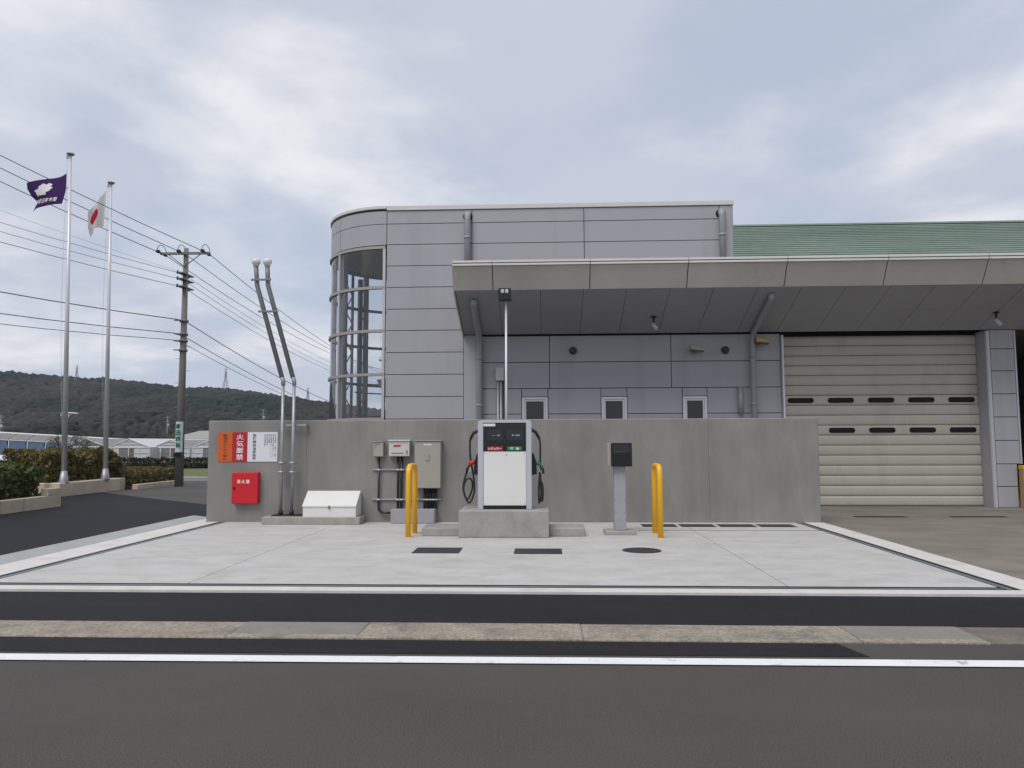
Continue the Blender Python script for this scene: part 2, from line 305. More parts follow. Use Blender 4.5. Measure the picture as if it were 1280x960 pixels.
def text_mesh(body, size, bold=0.0, spacing=1.0, line=1.0, extrude=0.0):
    cu = bpy.data.curves.new('txt', 'FONT'); cu.body = body; cu.size = size; cu.align_x = 'CENTER'; cu.align_y = 'CENTER'
    cu.space_character = spacing; cu.space_line = line; cu.offset = bold; cu.extrude = extrude; cu.resolution_u = 2
    o = bpy.data.objects.new('txt', cu); C.objects.link(o); dg = bpy.context.evaluated_depsgraph_get(); dg.update()
    me = bpy.data.meshes.new_from_object(o.evaluated_get(dg)); bpy.data.objects.remove(o); bpy.data.curves.remove(cu); return me
def text(name, body, m, parent, cx, y, cz, w, h, bold=0.0, line=1.0):      # flat lettering facing -Y, fitted into w x h
    me = text_mesh(body, 1.0, bold, 1.0, line * (1.12 if '\n' in body else 1))
    co = np.empty(len(me.vertices) * 3); me.vertices.foreach_get('co', co); co = co.reshape(-1, 3)
    lo, hi = co.min(0), co.max(0); mid = (lo + hi) / 2; sx = w / (hi[0] - lo[0]); sz = h / (hi[1] - lo[1])
    o = origin(parent); out = np.zeros_like(co); out[:, 0] = (co[:, 0] - mid[0]) * sx + cx - o.x; out[:, 1] = y - o.y; out[:, 2] = (co[:, 1] - mid[1]) * sz + cz - o.z
    me.vertices.foreach_set('co', out.ravel()); me.materials.clear(); me.update(); return link(name, me, m, parent)
def mesh_np(name, V, F, m, parent=None, smooth=False):
    me = bpy.data.meshes.new(name); F = np.asarray(F); k = F.shape[1]
    me.vertices.add(len(V)); me.vertices.foreach_set('co', np.asarray(V, dtype=np.float32).ravel())
    me.loops.add(F.size); me.loops.foreach_set('vertex_index', F.ravel().astype(np.int32))
    me.polygons.add(len(F)); me.polygons.foreach_set('loop_start', np.arange(0, F.size, k, dtype=np.int32))
    if smooth: me.polygons.foreach_set('use_smooth', np.ones(len(F), dtype=bool))
    me.update(calc_edges=True); me.validate(); return link(name, me, m, parent)

# ================================================================== GROUND
def ground():
    xs = np.concatenate([np.linspace(-1500, -120, 12), np.linspace(-100, -16, 22), np.linspace(-15, 100, 24), np.linspace(140, 1500, 10)])
    ys = np.concatenate([np.linspace(-600, -20, 8), np.linspace(-10, 120, 44), np.linspace(150, 2200, 14)])
    X, Y = np.meshgrid(xs, ys); Z = np.full_like(X, -0.03)
    Z -= 0.30 * np.clip((Y - 46) / 12, 0, 1); Z -= 0.45 * np.clip((-17.5 - X) / 3, 0, 1) * np.clip((60 - Y) / 20, 0, 1)
    V = np.stack([X, Y, Z], -1).reshape(-1, 3); ny, nx = X.shape
    idx = np.arange(ny * nx).reshape(ny, nx); F = np.stack([idx[:-1, :-1], idx[:-1, 1:], idx[1:, 1:], idx[1:, :-1]], -1).reshape(-1, 4)
    tag(mesh_np('ground', V, F, 'ground_soil', smooth=True), 'bare earth and rough grass around the site', 'ground', kind='structure')
ground()
LX, RX, FY, BY = -6.30, 4.84, 8.02, 14.40                # drainage channel centre lines, wall front
def yl(x): return 5.36 + 0.0075 * x                       # near edge of the white line
sheet('road', 'road_asphalt', [(-90, -12, 0), (90, -12, 0), (90, 6.4, 0), (-90, 6.2, 0)], 'grey worn asphalt road running along the forecourt', 'road')
sheet('asphalt_strip', 'new_asphalt', [(-90, 6.3, 0.004), (90, 6.6, 0.004), (90, 7.79, 0.004), (5.4, 7.76, 0.004), (-7.6, 7.78, 0.004), (-90, 7.79, 0.004)], 'fresh black asphalt strip between concrete gutter and forecourt border', 'asphalt strip')
mb = MB(); pts = [(-90, yl(-90) + .12, .004), (-3.6, 5.57, .004), tuple(G(1088, 821, .004)), tuple(G(1046, 804.5, .004)), (-90, 6.0, 0.004)]
mb.bm.faces.new([mb.bm.verts.new(p) for p in pts]); tag(mb.build('asphalt_strip', 'new_asphalt'), 'fresh black asphalt patch between white road line and concrete gutter', 'asphalt strip', kind='structure')
sheet('road_line', 'road_paint', [(-90, yl(-90), .009), (90, yl(90), .009), (90, yl(90) + .155, .009), (-90, yl(-90) + .155, .009)], 'solid white painted edge line along the road', 'road line')
# old L gutter: blocks, two smoother lids
gut = bpy.data.objects.new('gutter', None); C.objects.link(gut); tag(gut, 'old weathered concrete gutter running beside the road', 'gutter', kind='structure')
edges = [-40, -30, -22, -16, -12, -9, -6.9, -4.9, G(300, 786).x, G(455, 788).x, 0.3, G(1063, 794).x, G(1215, 795).x, 5.6, 7.6, 10, 14, 20, 30, 40]
for i in range(len(edges) - 1):
    a, b = edges[i] + .0015, edges[i + 1] - .0015; lid = i in (8, 11)
    if lid:
        box('gutter_lid', 'gutter_lid', gut, a, b, 6.10, 6.485, -.02, .016, .004)
        box('gutter_block', 'gutter_concrete', gut, a, b, 5.985, 6.095, -.02, .014, .004)
    else: box('gutter_block', 'gutter_concrete' if a < 1.5 else 'gutter_old', gut, a, b, 5.985 + random.uniform(-.006, .006), 6.485, -.02, .014 + random.uniform(-.003, .004), .006)
# forecourt slab bays, border, drainage channel
fc = bpy.data.objects.new('forecourt', None); C.objects.link(fc); tag(fc, 'pale new concrete forecourt with saw cut joints in front of the wall', 'forecourt', kind='structure')
box('channel_bed', 'joint_shade_dark', fc, LX - .5, RX + .3, FY - .15, BY + .02, -.02, .006)
for a, b in ((LX + .08, -3.93), (-3.93, 2.58), (2.58, RX - .08)): box('slab_bay', 'slab_concrete', fc, a + .004, b - .004, FY + .115, BY - .003, -.03, .032, .003)
for x in (-3.93, 2.58): box('joint_seal', 'joint_shade_dark', fc, x - .0035, x + .0035, FY + .116, BY - .003, -.02, .029)
for x, s_ in ((LX, -1), (RX, 1)):                          # side channels: black bar paints the slot shade, wider outside, thin inside the steel strip
    a, b = sorted((x + s_ * .078, x - s_ * .082)); box('channel_slot_shade', 'joint_shade_dark', fc, a, b, FY - .05, BY - .005, -.02, .0275)
    a, b = sorted((x + s_ * .012, x - s_ * .056)); box('channel_strip', 'steel_channel', fc, a, b, FY - .01, BY - .006, -.02, .0305, .001)
box('channel_slot_shade', 'joint_shade_dark', fc, LX + .083, RX - .083, FY - .058, FY + .113, -.02, .0275)  # front slot: its shade painted as a nearly flush black bar
box('channel_strip', 'steel_channel', fc, LX + .084, RX - .084, FY + .005, FY + .045, -.02, .0300, .001)
box('border', 'border_concrete', fc, LX - .62, RX + .46, 7.765, FY - .06, -.03, .034, .004)
box('border', 'border_concrete', fc, RX + .08, RX + .44, FY - .058, BY + .01, -.03, .034, .004)
box('border', 'border_concrete', fc, LX - .62, LX - .08, FY - .058, 15.25, -.03, .034, .004)
kb = MB(); kb.prism([(LX - .625, -.03), (LX - .625, .034), (LX - .98, .075), (LX - 1.03, .07), (LX - 1.05, -.03)], 'y', 7.4, 15.25, .004)
tag(kb.build('kerb', 'kerb_concrete'), 'low sloping concrete kerb along the black side drive', 'kerb', kind='structure')
sheet('side_drive', 'new_asphalt', [(-14.6, 7.77, 0), (LX - 1.04, 7.77, 0), (LX - 1.04, 15.25, 0), (-6.6, 15.25, 0), (-6.6, 18.3, 0), (-8.8, 18.95, 0), (-11.6, 21.2, 0), (-14.6, 23.8, 0)], 'black asphalt side drive left of the forecourt', 'driveway')
sheet('side_street', 'old_asphalt', [(-14.6, 23.8, -.002), (-11.6, 21.2, -.002), (-8.8, 18.95, -.002), (-6.6, 18.3, -.002), (-6.6, 31, -.002), (-60, 31, -.002), (-60, 28.2, -.002), (-14.6, 28.2, -.002)], 'older grey asphalt side street behind the black drive', 'street')
sheet('yard', 'yard_concrete', [(RX + .45, 7.77, .002), (60, 7.77, .002), (60, 18.2, .002), (-6.6, 18.2, .002), (-6.6, 14.6, .002), (RX + .45, 14.6, .002)], 'brownish worn concrete yard in front of the shutter', 'yard')
sheet('grass_field', 'field_grass', [(-70, 31.5, -.012), (-5, 31.5, -.012), (-5, 46, -.012), (-70, 46, -.012)], 'flat green grass field beyond the side street', 'field')
k2 = MB(); k2.box(-60, -8, 30.6, 31.0, -.03, .16, .01); tag(k2.build('street_kerb', 'kerb_concrete'), 'pale kerb between grey side street and grass field', 'kerb', kind='structure')

# ================================================================== FUEL STATION WALL
wx0, wx1 = -6.64, 5.24
wall = thing('fire_wall', 'long grey concrete fire wall behind the fuel dispenser', 'wall', (wx0, BY, 0))
for i, (a, b) in enumerate(((wx0, PY(384, 560, BY).x), (PY(384, 560, BY).x, PY(887, 560, BY).x), (PY(887, 560, BY).x, wx1))):
    box('wall_segment', 'wall_concrete', wall, a + (.006 if i else 0), b - (.006 if i < 2 else 0), BY, BY + .2, -.05, 2.015, .014)
for i in (0, 1): x = PY((384, 887)[i], 560, BY).x; box('joint_filler', 'joint_shade_dark' if 0 else 'plinth_concrete', wall, x - .006, x + .006, BY + .008, BY + .19, -.05, 2.0)

def sign_board(px0, px1, m, label):
    a, b = PY(px0, 558, BY), PY(px1, 558, BY); z1, z0 = PY(300, 540.3, BY).z, PY(300, 577.2, BY).z
    t = thing('sign_board', label, 'sign', ((a.x + b.x) / 2, BY, z0))
    box('plate', m, t, a.x + .001, b.x - .001, BY - .012, BY - .001, z0, z1, .002); return t, a.x, b.x, z0, z1
YT = BY - .0145
t, a, b, z0, z1 = sign_board(272.6, 291, 'sign_orange', 'orange sign with black vertical lettering fixed to the concrete wall')
text('lettering', '\n'.join('給油中エンジン停止'), 'ink_black', t, (a + b) / 2, YT, (z0 + z1) / 2, .085, (z1 - z0) * .87, .012, 1.0)
t, a, b, z0, z1 = sign_board(291.2, 309.3, 'sign_red', 'red sign with large white vertical lettering on the concrete wall')
text('lettering', '\n'.join('火気厳禁'), 'ink_white', t, (a + b) / 2, YT, (z0 + z1) / 2, .145, (z1 - z0) * .87, .012, 1.0)
t, a, b, z0, z1 = sign_board(309.5, 347.2, 'sign_white', 'white sign with columns of black lettering on the concrete wall')
w = b - a
text('lettering', '\n'.join('危険物給油取扱所'), 'ink_black', t, a + w * .235, YT, (z0 + z1) / 2, .072, (z1 - z0) * .88, .02, 1.0)
for q, (fx, s, top, hh) in enumerate(((.93, '危険物類別', .93, .30), (.855, '第四類石油', .93, .30), (.79, '許可数量', .93, .30), (.725, '最大貯蔵量', .93, .30), (.66, '保安監督者名', .93, .37), (.585, '指定数量倍数', .93, .40),
                                 (.93, '責任者', .52, .34), (.855, '軽油二千', .60, .46), (.775, 'ガソリン', .60, .48))):
    text('lettering', '\n'.join(s), 'ink_black' if q < 6 else 'ink_grey', t, a + w * fx, YT, z0 + (z1 - z0) * (top - hh / 2), .026, (z1 - z0) * hh, .01, 1.0)

# fire extinguisher cabinet
a, b = PY(289.3, 610, BY - .14), PY(322.3, 610, BY - .14); z1, z0 = PY(306, 590.5, BY - .14).z, PY(306, 630, BY - .14).z
t = thing('extinguisher_cabinet', 'bright red fire extinguisher cabinet fixed to the concrete wall', 'cabinet', ((a.x + b.x) / 2, BY, z0))
box('body', 'red_paint', t, a.x + .01, b.x - .01, BY - .12, BY - .001, z0, z1, .006)
dr = box('door', 'red_paint', t, a.x + .004, b.x - .004, BY - .14, BY - .122, z0 + .012, z1 - .012, .004)
text('lettering', '消 火 器', 'ink_white', t, (a.x + b.x) / 2 - .03, BY - .1415, z0 + (z1 - z0) * .71, .25, .075, .02)
box('handle', 'plastic_black', t, a.x + .035, a.x + .07, BY - .152, BY - .14, z0 + (z1 - z0) * .45, z0 + (z1 - z0) * .54, .003)

# vent pipes on their plinth, fill box
VY = 13.92
pa, pb = PY(326.5, 650, VY).x, PY(449.5, 650, VY).x; pz = PY(380, 646.5, VY).z
pl = thing('vent_plinth', 'low concrete plinth under the vent pipes and white fill box', 'plinth', ((pa + pb) / 2, VY, 0.03))
box('block', 'plinth_concrete', pl, pa, pb, VY, BY - .002, 0.028, pz, .012)
box('rubber_mat', 'rubber_black', pl, pa + .12, PY(379, 645, VY + .1).x, VY + .16, BY - .03, pz - .002, pz + .018, .004)
PYV = 14.22
for k, (dx, lab) in enumerate(((0, 'slim galvanised vent pipe with cranked top, farther from the white fill box'), (13.9, 'slim galvanised vent pipe with cranked top, nearer the white fill box'))):
    b0 = PY(350.6 + dx, 643, PYV); b0.z = pz + .015; b1 = PY(352.5 + dx * .93, 478, PYV); b2 = PY(321.5 + dx * .98, 357, PYV); b3 = PY(320 + dx * 1.02, 333, PYV)
    t = thing('vent_pipe', lab, 'vent pipe', b0, 'vent pipes beside the wall'); b1.x = b0.x
    MB().tube([b0, b1 - Vector((0, 0, .04))], .030, 14).build('lower_pipe', 'galvanised', t)
    for z in (578.5, 590): zz = PY(352, z, PYV).z; MB().cyl((b0.x, PYV, zz - .02), (b0.x, PYV, zz + .02), .07, 16).build('flange', 'galvanised', t)
    MB().cyl((b0.x, PYV, pz + .012), (b0.x, PYV, pz + .10), .045, 14).build('sleeve', 'rubber_black', t)
    MB().tube([b1 - Vector((0, 0, .05)), b1 + Vector((0, 0, .02)), b1 + (b2 - b1) * .08], .041, 14).build('elbow', 'galvanised', t)
    MB().tube([b1 + (b2 - b1) * .05, b2, b2 + (b3 - b2) * .5, b3], .045, 14).build('upper_pipe', 'galvanised_dark', t)
    MB().tube([b3, b3 + Vector((0, 0, .04)), b3 + Vector((0, 0, .06)), b3 + Vector((0, 0, .13)), b3 + Vector((0, 0, .15))], [.05, .06, .082, .085, .045], 16).build('vent_cap', 'enamel_white', t)
    if k == 0:
        for py_, o in ((350.5, 0), (390, 9)):
            c = PY(328 + o * 1.0, py_, PYV); box('clamp_bar', 'galvanised_dark', t, c.x - .2, c.x + .2, PYV - .08, PYV - .058, c.z - .02, c.z + .02, .003)
    else:
        zz = PY(360, 531.5, PYV).z; box('wall_bracket', 'galvanised', t, b0.x - .28, b0.x + .24, PYV + .045, PYV + .085, zz - .02, zz + .02, .003)
        box('bracket_arm', 'galvanised', t, b0.x + .20, b0.x + .24, PYV + .085, BY - .001, zz - .02, zz + .02, .003)
fx0, fx1 = PY(378, 640, VY + .05).x, PY(445.5, 640, VY + .05).x
t = thing('fill_box', 'white sloped lid steel fill box on the concrete plinth', 'box', ((fx0 + fx1) / 2, VY + .05, pz))
zb = PY(410, 633, VY + .05).z; zt = PY(415, 614.5, BY - .12).z
MB().prism([(VY + .04, pz), (VY + .04, zb - .008), (BY - .12, zt - .012), (BY - .02, zt - .012), (BY - .02, pz)], 'x', fx0 + .012, fx1 - .012).build('body', 'box_white', t)
MB().prism([(VY + .025, zb - .012), (VY + .025, zb + .018), (BY - .125, zt + .018), (BY - .125, zt - .006), (VY + .035, zb - .012)], 'x', fx0, fx1, .003).build('lid', 'box_white', t)
box('latch', 'brass', t, (fx0 + fx1) / 2 - .015, (fx0 + fx1) / 2 + .015, VY + .012, VY + .026, zb - .05, zb + .02, .003)

# electrical boxes on the wall
def wallbox(name, px0, px1, py0, py1, depth, m, label, cat):
    y = BY - depth; a, b = PY(px0, (py0 + py1) / 2, y), PY(px1, (py0 + py1) / 2, y); z1, z0 = PY((px0 + px1) / 2, py0, y).z, PY((px0 + px1) / 2, py1, y).z
    t = thing(name, label, cat, ((a.x + b.x) / 2, BY, z0)); box('body', m, t, a.x + .006, b.x - .006, y + .016, BY - .001, z0, z1 - .01, .004)
    box('door', m, t, a.x + .008, b.x - .008, y, y + .014, z0 + .01, z1 - .02, .003); return t, a.x, b.x, y, z0, z1
t, a, b, y, z0, z1 = wallbox('switch_box', 466.2, 479.3, 552, 571, .14, 'cabinet_beige', 'small beige switch box with one conduit on the concrete wall', 'switch box')
sx = (a + b) / 2; box('hood', 'cabinet_beige', t, a, b, y - .01, BY - .001, z1 - .009, z1 + .004); box('handle', 'galvanised', t, a + .035, a + .05, y - .012, y, z0 + .16, z0 + .23, .002)
box('label_plate', 'ink_grey', t, a + .04, b - .08, y - .003, y, z1 - .06, z1 - .035)
t, a, b, y, z0, z1 = wallbox('monitor_box', 485.5, 512.2, 550.4, 570.5, .16, 'cabinet_light', 'pale alarm monitor box with red display strip on the concrete wall', 'monitor box')
mx_ = (a + b) / 2; box('hood', 'enamel_white', t, a - .006, b + .006, y - .03, BY - .001, z1 - .012, z1 + .008, .004)
box('display', 'red_led', t, a + .10, a + .24, y - .004, y, z1 - .125, z1 - .09); box('keypad', 'ink_grey', t, b - .07, b - .04, y - .004, y, z0 + .04, z0 + .12)
box('label_strip', 'ink_grey', t, a + .06, b - .12, y - .003, y, z0 + .05, z0 + .07)
t, a, b, y, z0, z1 = wallbox('distribution_cabinet', 517.6, 551, 551, 610.5, .22, 'cabinet_beige', 'tall beige electrical cabinet with grey handle on the concrete wall', 'cabinet')
cx0, cx1, cz0 = a, b, z0; box('hood', 'cabinet_beige', t, a - .008, b + .008, y - .02, BY - .001, z1 - .009, z1 + .006, .003)
box('handle', 'post_grey', t, (a + b) / 2 - .035, (a + b) / 2 + .035, y - .02, y, z0 + (z1 - z0) * .59, z0 + (z1 - z0) * .72, .006); box('label_plate', 'sign_white', t, (a + b) / 2 - .08, (a + b) / 2 + .08, y - .004, y, z1 - .085, z1 - .06)
box('door_edge', 'joint_shade_dark', t, a + .0085, b - .0085, y + .0135, y + .0165, z0 + .012, z1 - .022)
# ground box and conduits
gy = BY - .30
gx0, gx1 = PY(488, 645, gy).x, PY(543, 645, gy).x; gz = PY(515, 637, gy).z
t = thing('conduit_box', 'grey metal conduit box standing on the slab against the wall', 'junction box', ((gx0 + gx1) / 2, gy, .03)); box('body', 'post_grey', t, gx0, gx1, gy, BY - .002, .03, gz, .006)
box('cover', 'post_grey', t, gx0 + .012, gx1 - .012, gy - .006, gy, .045, gz - .012, .002)
YC = BY - .06
def conduit(pts, lab, r=.021):
    t = tag(MB().tube(pts, r, 10).build('conduit', 'plastic_black'), lab, 'conduit', 'black conduits on the wall')
zsw = PY(473, 571, BY - .1).z; zmon = PY(499, 570.5, BY - .1).z
conduit([(sx, YC, zsw), (sx, YC, .34), (sx + .01, YC, .27), (sx + .05, YC, .23), (sx + .12, YC, .215), (gx0 + .02, YC, .215)], 'black conduit bending from the small switch box into the conduit box')
for dx in (-.035, .035): conduit([(mx_ + dx, YC, zmon), (mx_ + dx, YC, gz - .02)], 'straight black conduit under the pale monitor box')
for k in range(5): conduit([(cx0 + .18 + k * .055, YC, cz0 + .01), (cx0 + .18 + k * .055, YC, gz - .02)], 'straight black conduit under the tall beige cabinet', .022)
for py_, xa, xb in ((587.0, 465, 520), (624.3, 464.5, 551)):
    zz = PY(480, py_, YC).z; a, b = PY(xa, py_, YC).x, PY(xb, py_, YC).x
    t = thing('strut_rail', 'galvanised strut rail clamping the conduits ' + ('just below the boxes' if py_ < 600 else 'just above the conduit box'), 'rail', ((a + b) / 2, BY, zz))
    box('rail', 'galvanised', t, a, b, BY - .036, BY - .001, zz - .016, zz + .016, .002)
    for x in [sx, mx_ - .035, mx_ + .035] + ([cx0 + .18 + k * .055 for k in range(5)] if py_ > 600 else []): box('clamp', 'aluminium_pole', t, x - .03, x + .03, YC - .028, BY - .037, zz - .013, zz + .013, .003)

# ================================================================== DISPENSER ISLAND
IY = 12.04
ix0, ix1 = PY(573, 655, IY).x, PY(686.5, 655, IY).x; izt = PY(630, 638, IY).z
sl0, sr1 = PY(527, 665, IY + .2).x, PY(731.5, 665, IY + .2).x; sz = PY(545, 659.8, IY + .2).z
t = thing('dispenser_island', 'stepped concrete island block under the fuel dispenser', 'plinth', ((ix0 + ix1) / 2, IY, .03))
box('block', 'plinth_concrete', t, ix0, ix1, IY, IY + .85, .028, izt, .022, 2)
box('step', 'plinth_concrete', t, sl0, ix0 - .002, IY + .2, IY + .84, .028, sz, .014); box('step', 'plinth_concrete', t, ix1 + .002, sr1, IY + .2, IY + .84, .028, sz, .014)
DY = IY + .18
dx0, dx1 = PY(597.3, 590, DY).x, PY(664.6, 590, DY).x; dzt = PY(630, 525.5, DY).z
qx0, qx1 = PY(604, 590, DY).x, PY(657.8, 590, DY).x; dcx = (dx0 + dx1) / 2
zdis0, zdis1 = PY(630, 564, DY).z, PY(630, 529, DY).z; zkick = PY(630, 632.2, DY).z
t = thing('fuel_dispenser', 'white and grey fuel dispenser with two hoses on the concrete island', 'fuel dispenser', (dcx, DY + .25, izt))
fr = MB(); W = (dx1 - dx0) / 2; r = .055
arch = [(dx0, izt), (dx0, dzt - r)] + [(dx0 + r - r * math.cos(k * math.pi / 12), dzt - r + r * math.sin(k * math.pi / 12)) for k in range(1, 7)] + [(dx1 - r + r * math.sin(k * math.pi / 12), dzt - r + r * math.cos(k * math.pi / 12)) for k in range(0, 6)] + [(dx1, dzt - r), (dx1, izt)]
inner = [(qx1, izt), (qx1, zdis1 + .005), (qx0, zdis1 + .005), (qx0, izt)]
fr.prism(arch + inner, 'y', DY, DY + .50, .006); fr.build('frame', 'enamel_grey', t)
box('front_panel', 'enamel_white', t, qx0 + .002, qx1 - .002, DY + .012, DY + .46, zkick + .002, zdis0 - .006, .006)
box('kick_plate', 'plastic_black', t, qx0 + .003, qx1 - .003, DY + .03, DY + .44, izt, zkick - .002)
hd = box('display_head', 'black_glass', t, qx0 + .002, qx1 - .002, DY + .008, DY + .46, zdis0, zdis1, .006)
for k, (a_, b_) in enumerate(((608.5, 628), (633, 653.5))):
    a, b = PY(a_, 545, DY).x, PY(b_, 545, DY).x
    box('screen', 'lcd_dark', t, a, b, DY + .004, DY + .0075, zdis0 + .25 * (zdis1 - zdis0) + .06, zdis1 - .11, .002)
    text('lettering', ('-- 0', '0 00')[k], 'lcd_digit', t, (a + b) / 2 + .02, DY + .003, zdis1 - .20, .13, .028, .02)
for (a_, b_, m_, s_) in ((609, 628.3, 'sign_red', 'レギュラー'), (634, 652.3, 'sign_green', '軽  油')):
    a, b = PY(a_, 562, DY).x, PY(b_, 562, DY).x; za, zb_ = zdis0 + .012, zdis0 + .075
    box('fuel_label', m_, t, a, b, DY + .003, DY + .0075, za, zb_, .001); text('lettering', s_, 'ink_white', t, (a + b) / 2, DY + .0015, (za + zb_) / 2, (b - a) * (.86 if m_ == 'sign_red' else .6), .043, .025)
box('label_sticker', 'sign_white', t, qx0 + .002, qx0 + .20, DY + .002, DY + .0075, zdis1 - .05, zdis1 - .006)
MB().cyl((dcx + .03, DY + .004, zdis0 - .06), (dcx + .03, DY + .014, zdis0 - .06), .008, 10).build('lock', 'plastic_black', t)
HY = DY + .24
for x_ in (qx0 + .035, qx1 - .035):
    for z_ in (zkick + .03, zdis0 - .035): MB().cyl((x_, DY + .009, z_), (x_, DY + .013, z_), .007, 10).build('screw', 'galvanised', t)
def hose_set(s, nozzle_mat, px_arm, path, px_noz):
    ex = dx0 if s < 0 else dx1
    hz = [PY(p[0], p[1], HY) for p in path]
    ho = MB().tube([Vector((ex, HY, hz[0].z + .04))] + hz, .0165, 10, smooth=5).build('hose', 'rubber_black', t)
    MB().tube([Vector((ex - s * .02, HY, hz[0].z + .05)), hz[0], hz[1]], [.028, .028, .024], 10).build('hose_boot', 'rubber_black', t)
    zh0, zh1 = PY(600, 594, HY).z, PY(600, 566.5, HY).z
    MB().prism([(ex + s * .002, zh0), (ex + s * .085, zh0 + .02), (ex + s * .075, zh0 + .22), (ex + s * .03, zh1), (ex + s * .002, zh1)] if s > 0 else [(ex - .002, zh0), (ex - .002, zh1), (ex - .03, zh1), (ex - .075, zh0 + .22), (ex - .085, zh0 + .02)], 'y', HY - .07, HY + .07, .004).build('nozzle_boot', 'plastic_black', t)
    n0 = PY(px_noz[0][0], px_noz[0][1], HY - .02); n1 = PY(px_noz[1][0], px_noz[1][1], HY - .02)
    nz = MB().tube([n0, (n0 + n1) / 2 + Vector((0, 0, .012)), n1], [.030, .040, .026], 10).build('nozzle', nozzle_mat, t)
    g0 = n1 + Vector((s * .0, 0, -.01)); MB().tube([g0, g0 + Vector((s * .03, 0, -.07)), g0 + Vector((s * .035, 0, -.13))], [.026, .022, .02], 10).build('nozzle_grip', 'plastic_black', t)
    MB().tube([g0 + Vector((-s * .02, -.0, -.02)), g0 + Vector((-s * .03, 0, -.09)), g0 + Vector((s * .02, 0, -.12))], .006, 6).build('trigger', 'aluminium_pole', t)
hose_set(-1, 'red_paint', None, [(592, 541), (588, 549), (587.5, 560), (588, 572), (589.5, 582), (592, 596), (593, 612), (590, 624), (586, 628.5), (582, 622), (579.5, 612), (581, 603), (585, 598), (589.5, 600), (590.5, 609), (588, 618), (584.5, 624), (580.5, 618), (579, 608), (581.5, 596), (585, 585)], [(594.5, 577), (586, 581)])
hose_set(1, 'sign_green', None, [(669.5, 540), (674, 548), (675.3, 556), (675.3, 570), (675.3, 580), (674.6, 594), (673.6, 610), (673.8, 625), (674.3, 628), (676, 622), (677.5, 612), (677.8, 604), (678.8, 614), (678.3, 624), (677.2, 625), (676.4, 612), (675.8, 600), (675.2, 590)], [(668, 577.5), (676.5, 581.5)])

# card reader on its post
RY = 12.42
rb0, rb1 = PY(756.5, 668, RY).x, PY(795.5, 668, RY).x; rz = PY(776, 664.2, RY).z
t = thing('card_reader', 'black card reader box on a grey square post and small concrete base', 'card reader', ((rb0 + rb1) / 2, RY, .03))
box('base', 'plinth_concrete', t, rb0, rb1, RY, RY + .42, .028, rz, .01)
p0, p1 = PY(767.8, 620, RY + .1).x, PY(782.6, 620, RY + .1).x; hz0, hz1 = PY(776, 583.2, RY + .02).z, PY(776, 553.6, RY + .02).z
box('post', 'post_grey', t, p0, p1, RY + .12, RY + .32, rz, hz0 + .02, .008)
for i, zz in enumerate((rz + .3, rz + .5)):
    for x in (p0 + .02, p1 - .02): MB().cyl((x, RY + .114, zz), (x, RY + .122, zz), .006, 8).build('screw', 'steel_dark', t)
h0, h1 = PY(763.8, 568, RY + .02).x, PY(790, 568, RY + .02).x
box('housing', 'cabinet_beige', t, h0 - .055, h1 - .005, RY + .06, RY + .40, hz0 + .004, hz1 - .004, .006)
box('face', 'plastic_black', t, h0, h1, RY + .02, RY + .058, hz0, hz1, .005)
box('screen', 'lcd_dark', t, h0 + .03, h1 - .03, RY + .016, RY + .02, hz1 - .16, hz1 - .03); box('card_slot', 'steel_dark', t, h0 + .04, h1 - .08, RY + .010, RY + .0155, hz1 - .158, hz1 - .142)

# guard hoops
def hoop(pxf, pyf, pxb, pyb, pytop, lab):
    f, b = G(pxf, pyf, .03), G(pxb, pyb, .03); zt = PY(pxf, pytop, f.y).z; d = (b - f); L_ = d.length; u = d.normalized(); r = .044; c = .13
    pts = [f + Vector((0, 0, -.05)), f + Vector((0, 0, zt - c - r - .03))]
    for k in range(1, 7): a = k / 6 * math.pi / 2; pts.append(f + u * (c - c * math.cos(a)) + Vector((0, 0, zt - .03 - r - c + c * math.sin(a))))
    for k in range(0, 7): a = k / 6 * math.pi / 2; pts.append(b - u * (c - c * math.sin(a)) + Vector((0, 0, zt - .03 - r - c + c * math.cos(a))))
    pts.append(b + Vector((0, 0, -.05)))
    t = thing('guard_hoop', lab, 'guard rail', f, 'yellow guard hoops'); MB().tube(pts, r, 18).build('hoop', 'yellow_paint', t)
    for p in (f, b): MB().cyl(p + Vector((0, 0, -.004)), p + Vector((0, 0, .012)), r + .012, 18).build('collar', 'yellow_paint', t)
hoop(510.2, 672, 518.2, 667, 579.5, 'yellow tubular guard hoop in front of the electrical cabinet')
hoop(826, 673, 818.8, 667, 579.5, 'yellow tubular guard hoop beside the card reader')

# covers in the slab
def plate(px0, px1, py0, py1, lab):
    a, b = G(px0, py1, .034), G(px1 - (px1 - px0) * .0, py1, .034); c = G(px0, py0, .034)
    t = tag(box('cover_plate', 'cast_iron', None, a.x, b.x, a.y, c.y, .02, .038, .002), lab, 'cover')
    for dx in (.35, .42): box('lifting_slot', 'plastic_black', t, a.x + (b.x - a.x) * dx, a.x + (b.x - a.x) * dx + .03, (a.y + c.y) / 2 - .01, (a.y + c.y) / 2 + .01, .0375, .0395)
plate(514, 573.5, 684.6, 691.5, 'dark rectangular steel cover plate in the slab before the yellow hoop')
plate(642, 703, 685.8, 692.4, 'dark rectangular steel cover plate in the slab before the fuel dispenser')
c = G(802.3, 688, .034); t = thing('manhole_cover', 'round dark iron manhole cover in the slab before the card reader', 'manhole cover', c)
MB().cyl(c + Vector((0, 0, -.02)), c + Vector((0, 0, .003)), .275, 40).build('frame_ring', 'cast_iron', t); MB().cyl(c + Vector((0, 0, -.02)), c + Vector((0, 0, .007)), .245, 40).build('lid', 'cast_iron', t)
